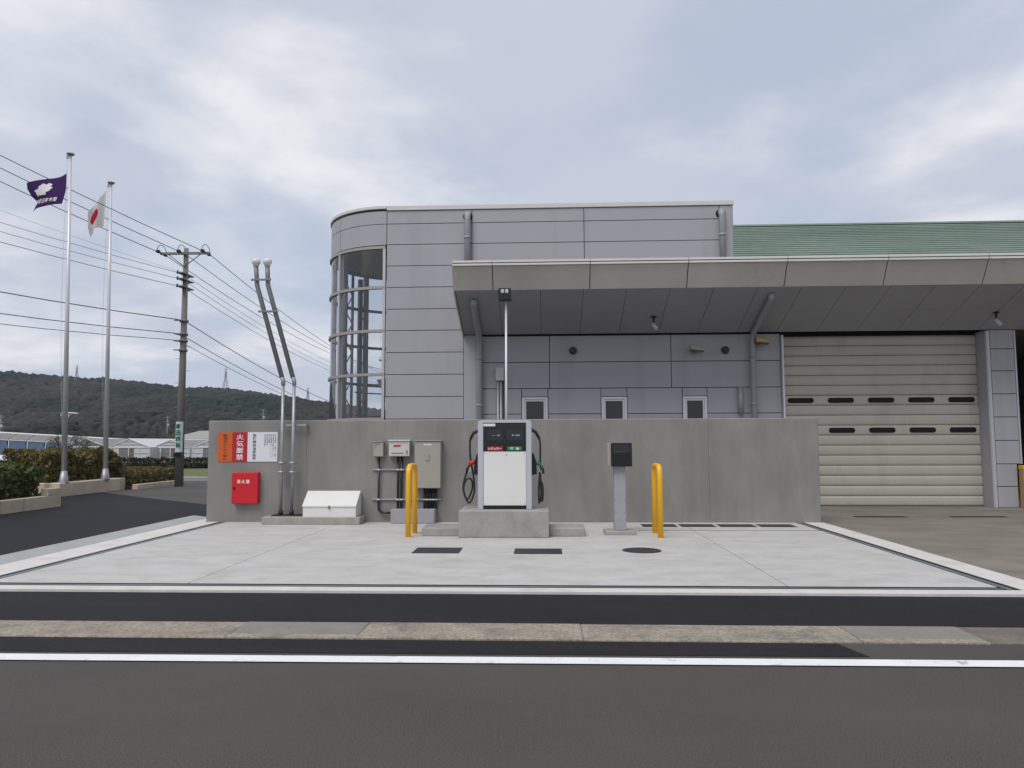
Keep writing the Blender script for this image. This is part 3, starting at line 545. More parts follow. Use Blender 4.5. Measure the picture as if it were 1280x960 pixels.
xs_ = [PY(px, 659, 13.85).x for px in (801, 848.5, 896.5, 946.5, 996)]
for k in range(4): tag(box('pit_cover', 'cast_iron', None, xs_[k] + .02, xs_[k + 1] - .05, 13.64, 14.06, .02, .037, .002), 'long dark steel pit cover in the row along the wall foot', 'cover', 'pit covers along the wall foot')
box('joint_line', 'joint_shade_dark', fc, xs_[0] - .15, RX - .08, 13.10, 13.135, .02, .0335)
for i, (a_, b_) in enumerate(((1068, 1132), (1188, 1256))):
    a, b = G(a_, 646.2), G(b_, 646); t = thing('drain_grate', ('dark drain grate in the yard before the middle of the shutter' if i == 0 else 'dark drain grate in the yard before the grey pillar'), 'drain', (a.x, a.y, 0), 'yard drain grates')
    box('frame', 'joint_shade_dark', t, a.x, b.x, a.y - .09, a.y + .09, -.02, .006)
    for k in range(14): x = a.x + (b.x - a.x) * (k + .5) / 14; box('bar', 'cast_iron', t, x - .012, x + .012, a.y - .085, a.y + .085, -.01, .011)

# ================================================================== FIRE STATION BUILDING
FB = 18.10                                                # facade plane
bld = thing('station_building', 'grey panelled station building with round glass stair tower and green roof', 'building', (0, FB, 0))
X0, X1, ZT = -3.92, 4.69, 7.40
def pane_box(name, m, parent, x0, x1, z0, z1, y, d=.05, g=.008): return box(name, m, parent, x0 + g, x1 - g, y, y + d, z0 + g, z1 - g, .003)
fac = MB(); fac.box(X0, X1, FB + .045, 27, 4.2, ZT); fac.box(X0, -1.64, FB + .045, 27, 0, 4.2); fac.box(-1.64, 5.78, FB + .165, 27, 0, 4.2)
fac = fac.build('facade_wall', 'joint_shade_dark', bld)
rows = [7.40, 7.06, 6.53, 5.985, 5.44, 4.89, 4.35, 3.80, 3.25, 2.70, 2.15, 1.60, 1.05, 0.52, 0.0]
for i in range(len(rows) - 1):
    z1, z0 = rows[i], rows[i + 1]
    if z0 >= 5.3:
        for a, b in ((X0, -1.77), (-1.77, 1.03), (1.03, 4.37)): pane_box('panel', 'facade_panel', fac, a, b, z0, z1, FB)
    elif z1 > 4.6: pane_box('panel', 'facade_panel', fac, X0, X1, z0, z1, FB)
    else: pane_box('panel', 'facade_panel', fac, X0, -1.97, z0, z1, FB)
pane_box('corner_panel', 'facade_panel', fac, 4.37, X1, 5.44, ZT, FB)
box('coping', 'trim_white', bld, X0, X1 + .03, FB - .03, FB + .25, ZT + .004, 7.52, .006); box('coping', 'trim_white', bld, X1 - .22, X1 + .028, FB + .252, 27, ZT + .004, 7.518, .006)
box('roof_deck', 'inside_floor', bld, X0, X1 - .23, FB + .26, 27, ZT + .004, ZT + .05)
box('side_wall', 'facade_panel', bld, X1 + .002, X1 + .02, FB + .05, 27, 4.25, ZT)
box('pier', 'facade_panel', bld, -1.965, -1.64, FB - .02, FB + .3, 0, 4.21, .004)
# recessed bay wall
bay = box('bay_wall', 'joint_shade_dark', bld, -1.63, 5.80, FB + .15, FB + .2, 0, 4.25)
BYW = FB + .10
wins = [(-.545, .105), (1.405, 2.04), (3.385, 3.985)]; WZ1, WZ0 = 2.68, 1.55
for z0, z1 in ((3.54, 4.20), (2.89, 3.54)):
    for a, b in ((-1.62, .15), (.15, 3.13), (3.13, 5.78)): pane_box('panel', 'facade_panel', bay, a, b, z0, z1, BYW)
cols = [-1.62] + [v for w_ in wins for v in w_] + [5.78]
for k in range(len(cols) - 1):
    if k % 2 == 0:
        for z0, z1 in ((2.26, 2.89), (1.6, 2.26), (.8, 1.6), (0, .8)): pane_box('panel', 'facade_panel', bay, cols[k], cols[k + 1], z0, z1, BYW)
    else:
        pane_box('panel', 'facade_panel', bay, cols[k], cols[k + 1], WZ1, 2.89, BYW)
        for z0, z1 in ((.8, WZ0), (0, .8)): pane_box('panel', 'facade_panel', bay, cols[k], cols[k + 1], z0, z1, BYW)
for (a, b) in wins:
    wn = box('window', 'joint_shade_dark', bld, a + .01, b - .01, BYW + .035, BYW + .048, WZ0, WZ1 - .005)
    fw = .065
    for q in ((a + .008, a + fw, WZ0, WZ1 - .008), (b - fw, b - .008, WZ0, WZ1 - .008)): box('frame', 'window_frame', wn, q[0], q[1], BYW - .03, BYW + .034, q[2], q[3], .004)
    for q in ((WZ1 - fw, WZ1 - .008), (WZ0, WZ0 + .06)): box('frame', 'window_frame', wn, a + fw + .001, b - fw - .001, BYW - .028, BYW + .034, q[0], q[1], .004)
    for q in ((a + fw + .002, a + fw + .045), (b - fw - .045, b - fw - .002)): box('sash', 'window_frame', wn, q[0], q[1], BYW - .008, BYW + .034, WZ0 + .065, WZ1 - fw - .003, .003)
    box('sash', 'window_frame', wn, a + fw + .046, b - fw - .046, BYW - .008, BYW + .034, WZ1 - fw - .045, WZ1 - fw - .003, .003)
    box('sash', 'window_frame', wn, a + fw + .046, b - fw - .046, BYW + .000, BYW + .034, 2.02, 2.055, .003)
    box('pane', 'window_glass', wn, a + fw + .046, b - fw - .046, BYW + .012, BYW + .02, WZ0 + .065, WZ1 - fw - .046)
# pillar and shutter
SHY = FB + .32
sx0, sx1 = 5.82, 10.57
box('shutter_jamb', 'window_frame', bld, 5.785, 5.825, FB - .01, SHY + .1, 0, 4.15, .003)
pil = box('pillar', 'joint_shade_dark', bld, 10.62, 11.15, FB + .0, FB + .7, 0, 4.3)
for z0, z1 in zip((0, .49, 1.02, 1.575, 2.13, 2.68, 3.23, 3.76), (.49, 1.02, 1.575, 2.13, 2.68, 3.23, 3.76, 4.22)):
    pane_box('panel', 'facade_panel', pil, 10.68, 11.24 if z0 >= 1.0 else 11.16, z0, z1, FB - .05, .045)
box('pillar_trim', 'mullion_light', pil, 10.615, 10.678, FB - .045, FB - .001, 0, 4.2, .003); box('reveal', 'facade_panel', pil, 10.58, 10.618, FB - .04, SHY + .1, 0, 4.2)
box('pillar_trim', 'mullion_light', pil, 11.245, 11.285, FB - .05, FB - .001, 1.02, 4.2, .003)
shut = MB(); shut.box(sx0, sx1, SHY + .07, SHY + .09, 0, 4.16); shut = shut.build('roller_shutter', 'joint_shade_dark', bld)
NS = 17; SH = 4.16 / NS
prof = [(0, 0), (-.018, .012), (-.030, .05), (-.034, SH * .5), (-.030, SH - .055), (-.016, SH - .024), (-.014, SH - .012), (0, SH - .006)]
smesh = MB().prism([(p[0] + .03, p[1]) for p in prof], 'x', sx0, sx1); me = bpy.data.meshes.new('slat'); smesh.bm.to_mesh(me); smesh.bm.free(); me.materials.append(MATS['shutter_paint'])
for k in range(NS):
    o = bpy.data.objects.new('slat', me); C.objects.link(o); o.parent = shut; o.location = Vector((0, SHY + .03, k * SH + .004)) - origin(bld)
for py_ in (494.3, 543.5):
    zc = PY(1100, py_, SHY).z; zc = (math.floor(zc / SH) + .5) * SH
    for k in range(5):
        c = PY(1001 + k * 50.3, 494, SHY).x; w_, h_ = .315, .062
        ring = [(c - w_ + h_ + h_ * math.cos(a), zc + h_ * math.sin(a)) for a in np.linspace(math.pi / 2, 3 * math.pi / 2, 9)] + [(c + w_ - h_ + h_ * math.cos(a), zc + h_ * math.sin(a)) for a in np.linspace(-math.pi / 2, math.pi / 2, 9)]
        MB().prism(ring, 'y', SHY + .014, SHY + .05).build('view_slot', 'slot_black', shut)
box('bottom_bar', 'joint_shade_dark', shut, sx0, sx1, SHY + .02, SHY + .068, .0, .012)
box('shutter_head_shade', 'joint_shade_dark', bld, sx0, sx1, SHY + .02, SHY + .5, 4.165, 4.3)  # near-black strip stands in for the thin shadow under the soffit
# hall behind: dark open bay beyond the pillar
hall = MB(); hall.box(sx0, 16.5, 26.9, 27, 0, 5.6); hall.box(16.4, 16.5, SHY, 26.9, 0, 5.6); hall.box(sx0, 16.5, FB + .72, 26.9, 4.35, 4.5); hall.box(11.0, 11.1, FB + .72, 26.9, 0, 4.35); hall.box(16.0, 16.5, FB, FB + .5, 0, 4.3); hall = hall.build('hall_walls', 'inside_floor', bld)
box('hall_floor', 'inside_floor', bld, sx0, 16.4, 18.21, 26.9, -.02, .003)
# canopy
CX0, CX1 = -1.99, 17.0; CT, CB, CYT, CYB = 5.42, 4.94, 15.90, 16.18; SZB = 4.215
can = MB(); can.prism([(CYT + .03, CT), (CYB + .02, CB + .02), (FB + .02, SZB + .045), (FB + .02, CT)], 'x', CX0 + .02, CX1); can = can.build('canopy', 'joint_shade_dark', bld)
seams = [CX0, -1.11, 1.03, 3.15, 5.26, 7.38, 9.48, 11.6, 13.7, 15.8, CX1]
for a, b in zip(seams[:-1], seams[1:]):
    MB().prism([(CYT, CT), (CYB, CB), (CYB + .018, CB), (CYT + .02, CT)], 'x', a + .009, b - .009, .002).build('fascia_panel', 'fascia_metal', can)
    MB().box(a + .008, b - .008, CYT - .045, CYT + .06, CT + .003, CT + .05, .003).build('fascia_cap', 'trim_white', can)
    MB().box(a + .008, b - .008, CYT - .055, CYT + .06, CT + .066, CT + .115, .003).build('fascia_cap', 'trim_white', can)
box('cap_groove', 'steel_dark', can, CX0 + .01, CX1, CYT - .03, CYT + .06, CT + .0505, CT + .0655)
box('canopy_deck', 'inside_floor', can, CX0 + .02, CX1, CYT + .065, FB - .004, CT + .002, CT + .03)
nx = 20; xs_ = [CX0 + .03 + k * .953 for k in range(nx + 1)]; ym = (CYB + FB) / 2
def soz(y): return CB + (SZB - CB) * (y - CYB) / (FB - CYB)
for k in range(nx):
    for ya, yb in ((CYB + .022, ym), (ym, FB - .02)):
        a, b = xs_[k] + .005, xs_[k + 1] - .005; ya_, yb_ = ya + .004, yb - .004
        MB().prism([(ya_, soz(ya_)), (yb_, soz(yb_)), (yb_, soz(yb_) + .02), (ya_, soz(ya_) + .02)], 'x', a, b).build('soffit_panel', 'soffit_panel', can)
MB().prism([(CYT + .01, CT), (CYB + .0, CB), (CYB + .02, CB - .03), (FB - .02, SZB - .03), (FB - .02, CT)], 'x', CX0 - .008, CX0 + .024).build('end_plate', 'fascia_metal', can)
# green stepped metal roof over the hall
EY, EZ, RYD, RZ = 18.2, 5.72, 25.7, 9.02; NC = 22
rf = MB().prism([(EY, EZ), (RYD, RZ), (2 * RYD - EY, EZ), (EY, EZ - .1)], 'x', X1 + .06, 19.0).build('green_roof', 'joint_shade_dark', bld)  # near-black backing paints the shadow line under each course lip
for k in range(NC):
    ya, za = EY + (RYD - EY) * k / NC, EZ + (RZ - EZ) * k / NC; yb, zb = EY + (RYD - EY) * (k + 1) / NC, EZ + (RZ - EZ) * (k + 1) / NC
    MB().prism([(ya - .03, za + .034), (yb, zb + .006), (yb, zb + .03), (ya - .03, za + .075)], 'x', X1 + .05, 19.0).build('roof_course', 'green_roof', rf)
MB().prism([(RYD - .22, RZ + .0), (RYD - .22, RZ + .05), (RYD, RZ + .13), (RYD + .22, RZ + .05), (RYD + .22, RZ)], 'x', X1 + .04, 19.1).build('ridge_cap', 'green_roof', rf)
# downpipes
for (xu, pt) in ((-1.87, 268), (4.40, 264)):
    z = PY(583 if xu < 0 else 901, pt, FB - .12).z
    dp = MB().tube([(xu, FB, z - .02), (xu, FB - .08, z), (xu, FB - .12, z - .04), (xu, FB - .125, z - .12), (xu, FB - .125, CT + .03)], .075, 14).build('downpipe', 'pipe_grey', bld)
    MB().cyl((xu, FB - .125, z - .62), (xu, FB - .125, z - .56), .084, 14).build('bracket', 'pipe_grey', dp)
    MB().cyl((xu, FB - .01, z - .02), (xu, FB - .001, z - .02), .12, 16).build('outlet_collar', 'joint_shade_dark', dp)
for xd, yf in ((-1.58, 16.55), (5.07, 16.45)):
    zf = soz(yf)
    dp = MB().tube([(xd, yf, zf + .0), (xd, yf, zf - .08), (xd, yf + .10, zf - .13), (xd, FB - .22, soz(FB - .22) - .085), (xd, FB - .05, SZB - .20), (xd, FB - .05, SZB - .4), (xd, FB - .05, 0)], .066 if xd > 0 else .075, 14).build('downpipe', 'pipe_grey', bld)
    for z in (3.6, 2.45, 1.2): MB().cyl((xd, FB - .05, z), (xd, FB - .05, z + .05), .084, 14).build('bracket', 'pipe_grey', dp)
x = PY(926, 500, FB).x; dp = MB().tube([(x, FB + .02, PY(926, 484, FB).z), (x, FB + .02, PY(926, 518, FB).z)], .06, 12).build('downpipe', 'pipe_grey', bld)
for px, py in ((716.5, 438), (907.3, 437.2)):
    c = PY(px, py, FB + .02); v = MB().tube([(c.x, BYW + .01, c.z), (c.x, BYW - .05, c.z), (c.x, BYW - .11, c.z - .01), (c.x, BYW - .13, c.z - .02)], [.085, .09, .075, .03], 16).build('round_vent', 'steel_dark', bld)
    MB().cyl((c.x, BYW + .006, c.z), (c.x, BYW - .012, c.z), .105, 18).build('vent_flange', 'galvanised_dark', v)

# --- stair tower
TR = 1.88; tcx, tcy = X0, FB + TR
def tp(deg, r, z): a = R(deg); return Vector((tcx - r * math.sin(a), tcy - r * math.cos(a), z))     # 0 = front tangent, 90 = left, 180 = back
def ringstrip(mb, d0, d1, r0, r1, z0, z1, n):
    for k in range(n):
        a, b = d0 + (d1 - d0) * k / n, d0 + (d1 - d0) * (k + 1) / n
        q = [tp(a, r0, z0), tp(b, r0, z0), tp(b, r0, z1), tp(a, r0, z1)]; p = [tp(a, r1, z0), tp(b, r1, z0), tp(b, r1, z1), tp(a, r1, z1)]
        v = [mb.bm.verts.new(c) for c in q + p]
        for f in ((0, 1, 2, 3), (7, 6, 5, 4), (0, 4, 5, 1), (3, 2, 6, 7)) + (((0, 3, 7, 4),) if k == 0 else ()) + (((1, 5, 6, 2),) if k == n - 1 else ()):
            ff = mb.bm.faces.new([v[i] for i in f])
            ff.smooth = False
    bmesh.ops.remove_doubles(mb.bm, verts=mb.bm.verts, dist=.0005); bmesh.ops.recalc_face_normals(mb.bm, faces=mb.bm.faces); return mb
GT = 6.46
tw = ringstrip(MB(), 0.5, 179.5, TR - .06, TR - .14, GT + .02, ZT, 40).build('stair_tower', 'joint_shade_dark', bld)
mbc = MB(); mbc.prism([(tp(a, TR - .15, 0).x, tp(a, TR - .15, 0).y) for a in np.linspace(0, 180, 37)], 'z', GT + .03, GT + .08); mbc.build('ceiling', 'inside_floor', tw)
mbc = MB(); mbc.prism([(tp(a, TR - .1, 0).x, tp(a, TR - .1, 0).y) for a in np.linspace(0, 180, 37)], 'z', ZT + .004, ZT + .05); mbc.build('tower_roof', 'inside_floor', tw)
ringstrip(MB(), .3, 179.7, TR + .03, TR - .2, ZT + .052, 7.52, 40).build('coping', 'trim_white', tw)
for d0, d1 in ((0, 45), (45, 90), (90, 135), (135, 180)):
    for z0, z1 in ((7.06, ZT), (GT + .06, 7.06)): ringstrip(MB(), d0 + .25, d1 - .25, TR, TR - .05, z0 + .008, z1 - .008, 14).build('curved_panel', 'facade_panel', tw)
zs = [GT, 5.44, 4.345, 3.255, 2.15, 1.05, 0.06]
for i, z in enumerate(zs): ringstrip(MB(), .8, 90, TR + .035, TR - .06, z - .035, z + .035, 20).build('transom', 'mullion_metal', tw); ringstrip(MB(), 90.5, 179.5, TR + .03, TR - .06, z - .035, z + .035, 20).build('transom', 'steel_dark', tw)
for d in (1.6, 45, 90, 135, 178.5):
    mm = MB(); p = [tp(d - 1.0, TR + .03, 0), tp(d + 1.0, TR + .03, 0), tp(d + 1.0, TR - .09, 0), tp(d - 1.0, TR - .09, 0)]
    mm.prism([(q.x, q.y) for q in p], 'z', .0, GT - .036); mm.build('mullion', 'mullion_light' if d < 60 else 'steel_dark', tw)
for d0, d1 in ((2.8, 43.8), (46.2, 88.8), (91.2, 133.8), (136.2, 177)):
    for za, zb in zip(zs[:-1], zs[1:]):
        mm = MB(); n = 14
        for k in range(n):
            a, b = d0 + (d1 - d0) * k / n, d0 + (d1 - d0) * (k + 1) / n
            f = mm.bm.faces.new([mm.bm.verts.new(c) for c in (tp(a, TR - .01, zb + .037), tp(b, TR - .01, zb + .037), tp(b, TR - .01, za - .037), tp(a, TR - .01, za - .037))]); f.smooth = True
        bmesh.ops.remove_doubles(mm.bm, verts=mm.bm.verts, dist=.0005); mm.build('glass_pane', 'tower_glass', tw)
for d, ro, ri in ((105.5, 1.74, 1.50), (127, 1.74, 1.42)):                                       # lattice wind columns behind the rear glazing
    lt = MB()
    for r_, w_ in ((ro, .075), (ri, .04)): p = tp(d, r_, 0); lt.tube([(p.x, p.y, 0), (p.x, p.y, GT - .15)], w_, 4)
    z, s_ = .1, 0
    while z < GT - .5: lt.tube([tp(d, ro if s_ else ri, z), tp(d, ri if s_ else ro, z + .4)], .02, 4); z += .4; s_ ^= 1
    lt.build('lattice_column', 'steel_dark', tw)
for d, r_ in ((72, TR - .25), (62, TR - .35)): p = tp(d, r_, 0); MB().cyl((p.x, p.y, 0), (p.x, p.y, GT), .05, 10).build('post', 'maroon_paint' if d == 72 else 'steel_dark', tw)
for z in (2.3, 2.95, 3.15): ringstrip(MB(), 100, 176, TR - .55, TR - .58, z, z + .035, 14).build('handrail', 'maroon_paint', tw)
MB().prism([(tp(150, 1.2, 0).x - .1, 3.3), (X0 - .02, 3.45), (X0 - .02, 2.2), (X0 - .22, 2.35)], 'y', 20.2, 21.2).build('stair_flight', 'inside_floor', tw)
box('tower_floor', 'inside_floor', tw, X0 - 1.6, X0, FB + .5, FB + 3.2, 0, .05)

# floodlights, cameras, lamp pole, junction box
def spot(c, lab, aim, brk):
    t = thing('floodlight', lab, 'floodlight', c)
    box('back_plate', 'galvanised_dark', t, c.x - .06, c.x + .06, BYW - .02, BYW - .001, c.z - .07, c.z + .05, .003)
    MB().tube([(c.x, BYW - .02, c.z), (c.x, BYW - .12, c.z - .03), (c.x + aim * .08, BYW - .17, c.z + .0)], .018, 8).build('bracket', 'galvanised_dark', t)
    h = MB(); h.prism([(c.x + aim * .02 - .15, c.z - .03), (c.x + aim * .02 + .18, c.z - .07), (c.x + aim * .02 + .20, c.z + .02), (c.x + aim * .02 - .13, c.z + .09)], 'y', BYW - .34, BYW - .16, .008); h.build('housing', brk, t)
    hh = MB(); hh.prism([(c.x + aim * .02 - .13, c.z - .05), (c.x + aim * .02 + .17, c.z - .09), (c.x + aim * .02 + .175, c.z - .073), (c.x + aim * .02 - .14, c.z - .033)], 'y', BYW - .33, BYW - .17); hh.build('lens', 'black_glass', t)
spot(PY(868.5, 436.5, FB), 'beige floodlight on the bay wall between the two round vents', 0, 'cabinet_beige')
spot(PY(948, 427, FB), 'copper coloured floodlight on the bay wall beside the downpipe', .8, 'brass')
for px, py, lab in ((817, 396, 'small hanging camera under the canopy above the third window'), (1245, 390.5, 'small hanging camera under the canopy in front of the grey pillar')):
    d = ray(px, py); y = 17.0
    for _ in range(12): p = PY(px, py, y); y -= (p.z - soz(y)) * 1.2
    c = Vector((p.x, y, soz(y))); t = thing('ceiling_camera', lab, 'camera', c)
    MB().cyl(c, c - Vector((0, 0, .02)), .07, 14).build('mount', 'plastic_black', t); MB().cyl(c - Vector((0, 0, .02)), c - Vector((0, 0, .17)), .022, 10).build('stem', 'plastic_black', t)
    MB().tube([c + Vector((-.03, 0, -.16)), c + Vector((.07, -.05, -.31))], .045, 12).build('camera_body', 'cabinet_light', t)
LY = 15.35
c = PY(632.5, 376, LY); t = thing('lamp_pole', 'slim pole carrying a twin cell floodlight behind the concrete wall', 'lamp pole', (c.x, LY, 0))
MB().cyl((c.x, LY, 0), (c.x, LY, c.z), .024, 12).build('pole', 'aluminium_pole', t); box('base_plate', 'galvanised', t, c.x - .12, c.x + .12, LY - .12, LY + .12, 0, .015)
hc = PY(630.8, 367.5, LY - .12); hd = box('lamp_head', 'plastic_black', t, hc.x - .13, hc.x + .13, LY - .14, LY + .1, hc.z - .125, hc.z + .125, .01)
for s_ in (-.045, .045): box('light_cell', 'cabinet_light', t, hc.x + s_ - .033, hc.x + s_ + .033, LY - .15, LY - .141, hc.z + .02, hc.z + .095, .004)
c = PY(624.5, 467.5, FB - .05); t = thing('junction_box', 'grey junction box with two conduits on the bay wall', 'junction box', (c.x, BYW, c.z))
box('box', 'cabinet_light', t, c.x - .10, c.x + .10, BYW - .14, BYW - .001, c.z - .16, c.z + .16, .01)
for s_ in (-.045, .03, .075): MB().cyl((c.x + s_, BYW - .06, c.z - .15), (c.x + s_, BYW - .06, 0), .026, 10).build('conduit', 'mullion_light' if s_ < .05 else 'steel_dark', t)
p = G(1277.5, 636); t = thing('door_post', 'tan guard post with yellow top beside the grey pillar', 'post', (11.34, 17.95, 0))
box('post', 'tan_wood', t, 11.175, 11.50, 17.86, 18.04, 0, .90, .01); box('cap', 'yellow_paint', t, 11.17, 11.505, 17.855, 18.045, .90, .99, .01)

# ================================================================== LEFT: PLANTERS, FLAGS, POLES
def hedge(name, m, label, x0, x1, y0, y1, z0, z1, n, leaf, seed, twig=True):
    rs = np.random.default_rng(seed); t = thing(name, label, 'hedge', ((x0 + x1) / 2, (y0 + y1) / 2, z0)); off = origin(t)
    # leaves spread through the volume, denser towards the shell, with an uneven top and lumpy sides
    u = rs.uniform(-1, 1, (n, 3)); k = rs.integers(0, 3, n); sgn = np.where(rs.random(n) < .5, -1, 1); depth = 1 - np.abs(rs.normal(0, .16, n)); sgn = np.where((k == 2) & (rs.random(n) < .85), 1, sgn)
    u[np.arange(n), k] = sgn * np.clip(depth, -.2, 1.1)
    P = np.empty((n, 3)); P[:, 0] = (x0 + x1) / 2 + u[:, 0] * (x1 - x0) / 2; P[:, 1] = (y0 + y1) / 2 + u[:, 1] * (y1 - y0) / 2
    lump = np.array([mnoise.noise(Vector((p[0] * 1.7, p[1] * 1.7, seed))) + .6 * mnoise.noise(Vector((p[0] * 4.5, p[1] * 4.5, seed + 9))) for p in P])
    lump2 = np.array([mnoise.noise(Vector((p[0] * 1.3 + 5, p[1] * 1.3, u_[2] * 1.6 + seed))) for p, u_ in zip(P, u)])
    P[:, 2] = z0 + (u[:, 2] + 1) / 2 * (z1 - z0) * (1 + .22 * lump)
    P[:, 0] += lump2 * .16 * np.sign(u[:, 0]); P[:, 1] += lump2 * .16 * np.sign(u[:, 1]); P[:, 2] = np.maximum(P[:, 2], z0 + .01)
    d1 = rs.normal(size=(n, 3)); d1 /= np.linalg.norm(d1, axis=1)[:, None]; d2 = np.cross(d1, rs.normal(size=(n, 3))); d2 /= np.linalg.norm(d2, axis=1)[:, None]
    s = leaf * rs.uniform(.55, 1.35, (n, 1)); V = np.stack([P - d1 * s, P + d2 * s * .42, P + d1 * s, P - d2 * s * .42], 1).reshape(-1, 3) - np.array(off)
    o = mesh_np('leaves', V, np.arange(n * 4).reshape(-1, 4), m, t); o['kind'] = 'stuff'
    st = MB()
    for _ in range(int(max(8, (x1 - x0) * (y1 - y0) * 10))):
        x, y = rs.uniform(x0 + .1, x1 - .1), rs.uniform(y0 + .1, y1 - .1); h = (z1 - z0) * rs.uniform(.6, .92)
        st.tube([(x, y, z0 - .02), (x + rs.normal(0, .07), y + rs.normal(0, .07), z0 + h * .5), (x + rs.normal(0, .16), y + rs.normal(0, .16), z0 + h)], [.02, .014, .006], 5)
    s_ = st.build('stems', 'stem_brown', t); s_['kind'] = 'stuff'
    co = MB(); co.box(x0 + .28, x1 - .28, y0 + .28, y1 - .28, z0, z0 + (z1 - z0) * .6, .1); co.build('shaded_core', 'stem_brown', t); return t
# near planter bed with kerb (runs along the side drive)
t = thing('planter_kerb', 'low beige concrete kerb round the dark green hedge bed', 'kerb', (-12.2, 17, 0))
box('side', 'planter_concrete', t, -12.32, -12.14, 9.0, 18.25, -.02, .30, .012); box('end', 'planter_concrete', t, -17.5, -12.325, 18.06, 18.25, -.02, .30, .012); box('bed_soil', 'hill_soil', t, -17.5, -12.33, 9.0, 18.05, -.02, .12)
box('end_stone', 'planter_concrete', t, -12.33, -12.138, 17.75, 18.24, .301, .47, .01)
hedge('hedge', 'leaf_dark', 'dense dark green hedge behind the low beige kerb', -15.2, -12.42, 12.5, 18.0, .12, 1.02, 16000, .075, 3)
# flagpole planter
t = thing('flag_planter', 'pale stained concrete planter carrying both flagpoles', 'planter', (-14.5, 23, 0))
px0, px1, py0, py1 = -16.3, -14.36, 21.5, 24.95
box('side', 'planter_concrete', t, px1 - .42, px1, py0, py1, -.02, .40, .015); box('side', 'planter_concrete', t, px0, px1 - .425, py0, py0 + .2, -.02, .40, .015); box('side', 'planter_concrete', t, px0, px1 - .425, py1 - .2, py1, -.02, .40, .015); box('bed_soil', 'hill_soil', t, px0, px1 - .425, py0 + .2, py1 - .2, -.02, .3)
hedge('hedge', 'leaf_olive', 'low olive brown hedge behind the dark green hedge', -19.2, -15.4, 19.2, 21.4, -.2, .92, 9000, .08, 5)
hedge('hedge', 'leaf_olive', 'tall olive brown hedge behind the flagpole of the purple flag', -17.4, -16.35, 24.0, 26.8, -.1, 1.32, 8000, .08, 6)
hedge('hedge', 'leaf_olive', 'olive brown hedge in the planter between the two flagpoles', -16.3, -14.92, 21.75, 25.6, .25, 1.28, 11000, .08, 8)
t = thing('street_edging', 'low beige concrete edging under the short hedge beside the utility pole', 'kerb', (-14.2, 26, 0)); box('edge', 'planter_concrete', t, -14.15, -13.95, 25.0, 27.7, -.02, .17, .01); box('bed', 'hill_soil', t, -17, -14.155, 25.0, 28, -.02, .10)
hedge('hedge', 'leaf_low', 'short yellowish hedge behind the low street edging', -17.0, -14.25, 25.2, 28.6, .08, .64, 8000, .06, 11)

def flagpole(px_b, py_b, px_t, py_t, y, lab):
    b = PY(px_b, py_b, y); tp_ = PY(px_t, py_t, y); b.z = .39; t = thing('flagpole', lab, 'flagpole', b, 'flagpoles in the planter'); x = b.x
    MB().tube([(x, y, b.z), (x, y, b.z + .03), (x, y, b.z + .08), (x, y, b.z + .36)], [.145, .14, .125, .085], 18).build('base_cone', 'galvanised', t)
    MB().tube([(x, y, b.z + .3), (tp_.x, y, tp_.z - .05)], [.078, .037], 14).build('pole', 'aluminium_pole', t)
    x2 = tp_.x; MB().tube([(x2, y, tp_.z - .06), (x2, y, tp_.z - .03), (x2, y, tp_.z), (x2, y, tp_.z + .03)], [.07, .115, .115, .05], 14).build('finial', 'brass' if 0 else 'pipe_grey', t)
    MB().tube([(x2 - .07, y - .03, tp_.z - .1), ((x + x2) / 2 - .16, y - .05, tp_.z * .55), (x - .085, y - .03, 1.6)], .005, 5, smooth=5).build('halyard', 'cabinet_light', t)
    for z, xx in ((1.6, x), (tp_.z - .12, x2)): box('pulley', 'galvanised', t, xx - .10, xx - .05, y - .05, y - .01, z - .05, z + .05)
    return x, y
f1 = flagpole(79.5, 601, 88.2, 192, 21.85, 'tall silver flagpole flying the purple flag'); f2 = flagpole(131.2, 600, 139, 228, 23.85, 'tall silver flagpole flying the white flag with red disc')
def flag(name, label, m, y, hoist, fly, wave, nU=26, nV=16, uvmap=True):
    # hoist / fly: photo positions of the two side edges, top to bottom, in the pole's plane; wave gives the folds in depth
    def S(u, v):
        a = [PY(*p, y) for p in hoist]; b = [PY(*p, y) for p in fly]
        def pl(L_, v): i = min(int(v * (len(L_) - 1)), len(L_) - 2); f = v * (len(L_) - 1) - i; return L_[i].lerp(L_[i + 1], f)
        p = pl(a, v).lerp(pl(b, v), u); p.y += wave(u, v); return p
    mb = MB(); uvl = mb.bm.loops.layers.uv.new('UVMap'); vv = [[mb.bm.verts.new(S(i / nU, j / nV)) for j in range(nV + 1)] for i in range(nU + 1)]
    for i in range(nU):
        for j in range(nV):
            f = mb.bm.faces.new((vv[i][j], vv[i][j + 1], vv[i + 1][j + 1], vv[i + 1][j])); f.smooth = True
            for l, (a, b) in zip(f.loops, ((i, j), (i, j + 1), (i + 1, j + 1), (i + 1, j))): l[uvl].uv = (a / nU, 1 - b / nV)
    t = thing(name, label, 'flag', S(0, 0)); mb.build('cloth', m, t); return t, S
t, S1 = flag('flag', 'purple flag with white emblem and lettering flying from the taller looking pole', 'flag_purple', f1[1], [(84.3, 217), (82, 236), (78, 255)], [(38, 231), (37, 238), (40, 246), (44, 251), (37, 263)],
             lambda u, v: -.03 + .22 * u * math.sin(5.5 * u + 2.2 * v) + .05 * math.sin(9 * u + 3 * v))
for c in list(t.children): pass
em = []
for k in range(40): a = k / 40 * 2 * math.pi; rr = .25 + .03 * math.cos(6 * a) + .028 * math.cos(11 * a + 1); em.append((.58 + rr * .78 * math.cos(a) + .10 * math.sin(a), .42 + rr * .85 * math.sin(a)))
